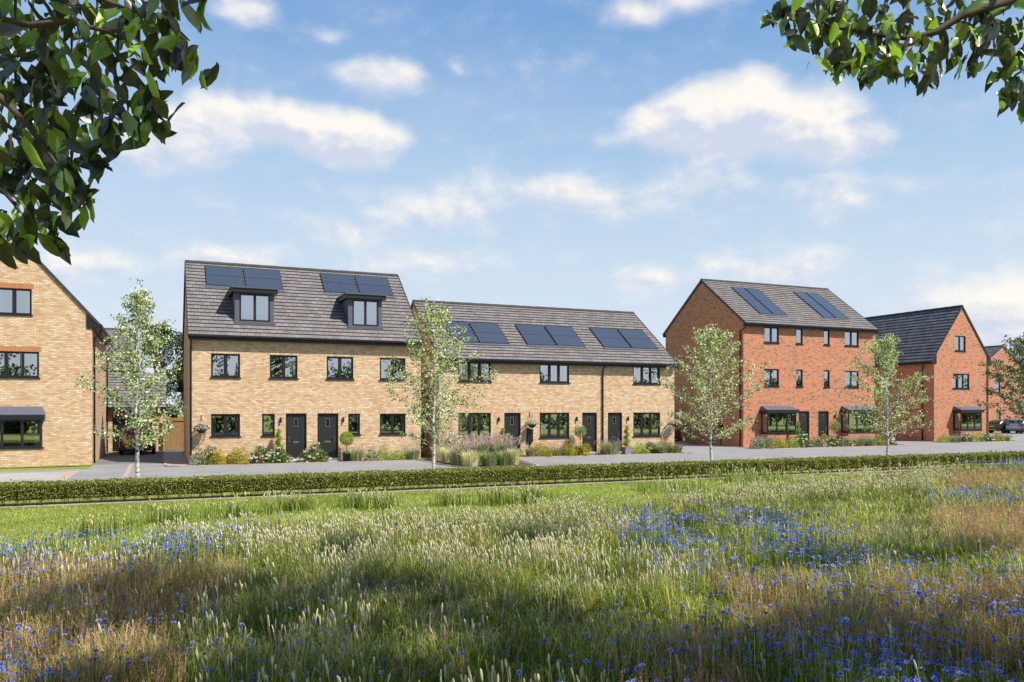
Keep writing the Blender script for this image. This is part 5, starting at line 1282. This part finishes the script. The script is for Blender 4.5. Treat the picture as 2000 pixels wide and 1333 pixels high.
# mauve haze of fine grass flowers in the centre
mz = gp([(480, 1100), (1000, 1120), (1060, 1180), (1340, 1180), (1330, 1260), (850, 1240), (600, 1200)]); mz2 = gp([(1500, 985), (1900, 960), (1900, 1060), (1600, 1060)]); Ps = []
for band, dn in (((5, 8), 90), ((8, 12), 90), ((12, 18), 60), ((18, 34), 30)):
    X, Y = sample(band, dn, gg); c = fbm(X, Y, 1.5, 71); k = inany(X, Y, [mz, mz2]) & (c > .05); Ps.append(np.stack([X[k], Y[k]], 1))
P3 = cat(Ps); n3 = len(P3); H3 = gg.uniform(.2, .36, n3); Cm = []
for j in range(10): Cm.append(np.stack([P3[:, 0], P3[:, 1], H3-.012*j], 1)+gg.normal(0, .014, (n3, 3)))
Cm = cat(Cm); Dm = rvec(len(Cm), gg); Dm[:, 2] += 1.2
o = leaves('mauve_grass', Cm, Dm, rvec(len(Cm), gg), gg.uniform(.014, .03, len(Cm)), .007, 'lavender petal', gg.random(len(Cm)), None, g=gg); tag(o, 'faint mauve flowering grass low in the meadow centre', 'grass', kind='stuff')
# pale furry seed heads
Ps = []
for poly, dm in Z_SEED:
    for band, f in (((5, 8), 1.0), ((8, 12), 1.0), ((12, 18), 1.1), ((18, 30), 1.0), ((30, 60), .5)):
        X, Y = sample(band, dm*f*1.75, gg); c = fbm(X, Y, 2.0, 21); k = inany(X, Y, [poly]) & (c+gg.normal(0, .35, len(X)) > .02); Ps.append(np.stack([X[k], Y[k]], 1))
X, Y = sample((5, 24), 3, gg); Ps.append(np.stack([X, Y], 1))
tuf = []
for tx, ty, sp, k in ((545, 996, .28, 46), (590, 992, .2, 30), (700, 986, .3, 50), (740, 990, .25, 40), (880, 984, .25, 36), (965, 982, .3, 56), (1040, 978, .35, 70), (330, 1016, .3, 36), (460, 1006, .25, 30), (1330, 958, .6, 70), (1480, 936, .9, 80), (200, 1040, .3, 24)):
    c = at_z(tx, ty, .05); tuf.append(np.stack([c.x+gg.normal(0, sp, k), c.y+gg.normal(0, sp*.8, k)], 1))
tuf = cat(tuf); Ps.append(tuf); tb = np.repeat(tuf, 7, 0)+gg.normal(0, .07, (len(tuf)*7, 2)); k = len(tb)
o, _ = blades('tall_grass_tufts', np.stack([tb[:, 0], tb[:, 1], np.zeros(k)], 1), gg.uniform(.2, .48, k), gg.uniform(.008, .016, k), gg.uniform(.15, .7, k), 'grass blade', gg.random(k), g=gg); tag(o, 'tufts of taller grass straying from the meadow into the mown lawn', 'grass', kind='stuff')
P2 = cat(Ps); n = len(P2); d = depth(P2[:, 0], P2[:, 1]); sc = 1+np.maximum(0, d-11)*.035
H = gg.uniform(.22, .43, n)*(1+.32*fbm(P2[:, 0], P2[:, 1], 3.0, 9)); th = gg.normal(2.6, 1.2, n); ln = gg.uniform(.02, .42, n); hl = gg.uniform(.05, .12, n)*np.where(d > 12, .85, 1.1); hr = gg.uniform(.0075, .0115, n)*sc
basep = np.stack([P2[:, 0], P2[:, 1], np.zeros(n)], 1); tip = basep+np.stack([np.cos(th)*H*ln, np.sin(th)*H*ln, H], 1); dr = norm(tip-basep)
a = norm(np.cross(dr, np.array([[0.3, 1.0, .1]]))); b = np.cross(dr, a)
rings = [(0, .35), (.12, .9), (.5, 1.0), (.85, .8), (1.0, .25)]; K = 5; V = []
for (t, r) in rings:
    for k in range(K):
        an = 2*math.pi*k/K; V.append(tip+dr*(hl*t)[:, None]+(a*math.cos(an)+b*math.sin(an))*(hr*r)[:, None])
for s in (-1, 1): V.append(basep+a*(.002*sc*s)[:, None])
for s in (1, -1): V.append(tip+a*(.002*sc*s)[:, None])
NV = len(V); V = np.stack(V, 1).reshape(-1, 3); fs = []
for i in range(len(rings)-1):
    for k in range(K): fs += [i*K+k, i*K+(k+1) % K, (i+1)*K+(k+1) % K, (i+1)*K+k]
fs += [NV-4, NV-3, NV-2, NV-1]
loops = ((np.arange(n)*NV)[:, None]+np.array(fs)[None]).ravel()
tn = np.repeat(gg.random(n)[:, None]*.6, NV, 1)+np.array([.15]*K+[.1]*K+[.25]*K+[.35]*K+[.4]*K+[0, 0, 0, 0])[None]
o = np_mesh('seed_grass', V, loops, np.full(n*(len(fs)//4), 4), 'seed head', None, np.clip(tn, 0, 1).ravel(), True); tag(o, 'pale furry grass seed heads standing above the meadow', 'grass', kind='stuff')
print('seed heads', n)
# cornflowers
Ps = []
for poly, dm in Z_FLOWER:
    for band in ((5, 8), (8, 12), (12, 18), (18, 30), (30, 60)):
        X, Y = sample(band, dm*(4.3 if band[0] < 12 else 3.4 if band[0] < 18 else 2.4), gg); c = fbm(X, Y, 2.6, 33); sp = gg.normal(0, .6, (2, len(X))); k = inany(X+sp[0], Y+sp[1], [poly]) & (c+gg.normal(0, .45, len(X)) > -.05); Ps.append(np.stack([X[k], Y[k]], 1))
P2 = cat(Ps); n = len(P2); d = depth(P2[:, 0], P2[:, 1]); order = np.argsort(d); P2 = P2[order]; d = d[order]
print('cornflowers', n)
def flower_arrays(P3, up, r, gg):
    """P3 head centres, up axes, radii: 11 outer petals, centre disc, stem"""
    n = len(P3); a = norm(np.cross(up, np.array([[.2, 1., .3]]))); b = np.cross(up, a); V = []; fs = []; nf = []; mi = []; K = 10
    r = r[:, None]
    for k in range(K):
        an = 2*math.pi*k/K; o1 = a*math.cos(an)+b*math.sin(an)
        for w_, rr, zz in ((-.0, .18, 0), (-.27, .8, .28), (0.0, 1.05, .30+.1*(k % 2)), (.27, .8, .28)):
            o2 = a*math.cos(an+w_)+b*math.sin(an+w_); V.append(P3+o2*r*rr*(1 if k % 2 else .88)+up*r*zz)
        c = len(V)-4; fs += [c, c+1, c+2, c+3]; nf.append(4); mi.append(0)
    c = len(V)
    for k in range(6): an = 2*math.pi*k/6; V.append(P3+(a*math.cos(an)+b*math.sin(an))*r*.34+up*r*.25)
    V.append(P3+up*r*.5)
    for k in range(6): fs += [c+k, c+(k+1) % 6, c+6]; nf.append(3); mi.append(1)
    return V, fs, nf, mi, len(V)
def flowers_mesh(name, base, H, r, gg, parent=None):
    n = len(base); th = gg.uniform(0, 6.283, n); ln = gg.uniform(0, .2, n)
    head_ = base+np.stack([np.cos(th)*H*ln, np.sin(th)*H*ln, H], 1)
    up = norm(np.stack([gg.normal(0, .28, n)-.05, gg.normal(0, .28, n)-.12, np.ones(n)], 1))
    V, fs, nf, mi, nv = flower_arrays(head_, up, r, gg); side = norm(np.cross(up, np.array([[0, 1., 0]])))*(.0022*np.maximum(1, r/.02))[:, None]
    V += [base-side, base+side, head_+side, head_-side]; fs = fs+[nv, nv+1, nv+2, nv+3]; nf = nf+[4]; mi = mi+[2]; nv += 4
    # calyx
    c = nv
    V += [head_-up*r[:, None]*.55, head_+side*3, head_-side*3]; fs += [c, c+1, c+2]; nf += [3]; mi += [2]; nv += 3
    V = np.stack(V, 1).reshape(-1, 3); loops = ((np.arange(n)*nv)[:, None]+np.array(fs)[None]).ravel()
    return np_mesh(name, V, loops, np.tile(nf, n), ['blue petal', 'violet centre', 'grass blade'], np.tile(mi, n), np.repeat(gg.random(n), nv), False, parent)
NI = 300
far = P2[NI:]; nfz = len(far); fd = depth(far[:, 0], far[:, 1])
o = flowers_mesh('cornflowers', np.stack([far[:, 0], far[:, 1], np.zeros(nfz)], 1), gg.uniform(.32, .5, nfz), gg.uniform(.021, .030, nfz)*(1+np.maximum(0, fd-11)*.03), gg); tag(o, 'drifts of small blue cornflowers across the meadow', 'flowers', kind='stuff')
protos = []
for k in range(6):
    p = flowers_mesh('cornflower', np.zeros((1, 3)), np.array([.33+.034*k]), np.array([.025]), gg); protos.append(p.data); bpy.data.objects.remove(p)
for i in range(min(NI, n)):
    f = bpy.data.objects.new('cornflower', protos[i % 6]); COL.objects.link(f); f.location = (P2[i, 0], P2[i, 1], 0); f.rotation_euler = (0, 0, rnd.uniform(0, 6.28)); s = rnd.uniform(.85, 1.12); f.scale = (s, s, s)
    tag(f, 'blue cornflower on a thin stem in the nearest meadow', 'flower', 'blue cornflowers nearest the viewer')
# dandelions in the lawn
m = MB()
m.lathe([(0, .0), (.004, .0), (.003, .05), (0, .05)], 0, 0, 5, 1)
for k in range(12):
    a = k*math.pi/6; m.poly([(0, 0, .052), (.03*math.cos(a-.22), .03*math.sin(a-.22), .062), (.036*math.cos(a), .036*math.sin(a), .06), (.03*math.cos(a+.22), .03*math.sin(a+.22), .062)])
dm = m.build('dandelion', ['yellow petal', 'grass blade']); dme = dm.data; bpy.data.objects.remove(dm)
for i in range(46):
    x = rnd.uniform(-6, 15); y = rnd.uniform(float(np.interp(x, edge_x, edge_y)), 24.0); f = bpy.data.objects.new('dandelion', dme); COL.objects.link(f); f.location = (x, y, .01); f.rotation_euler = (0, 0, rnd.uniform(0, 6)); tag(f, 'tiny yellow dandelion in the mown lawn', 'flower', 'dandelions in the lawn')
SC.render.resolution_x = 1024; SC.render.resolution_y = 682
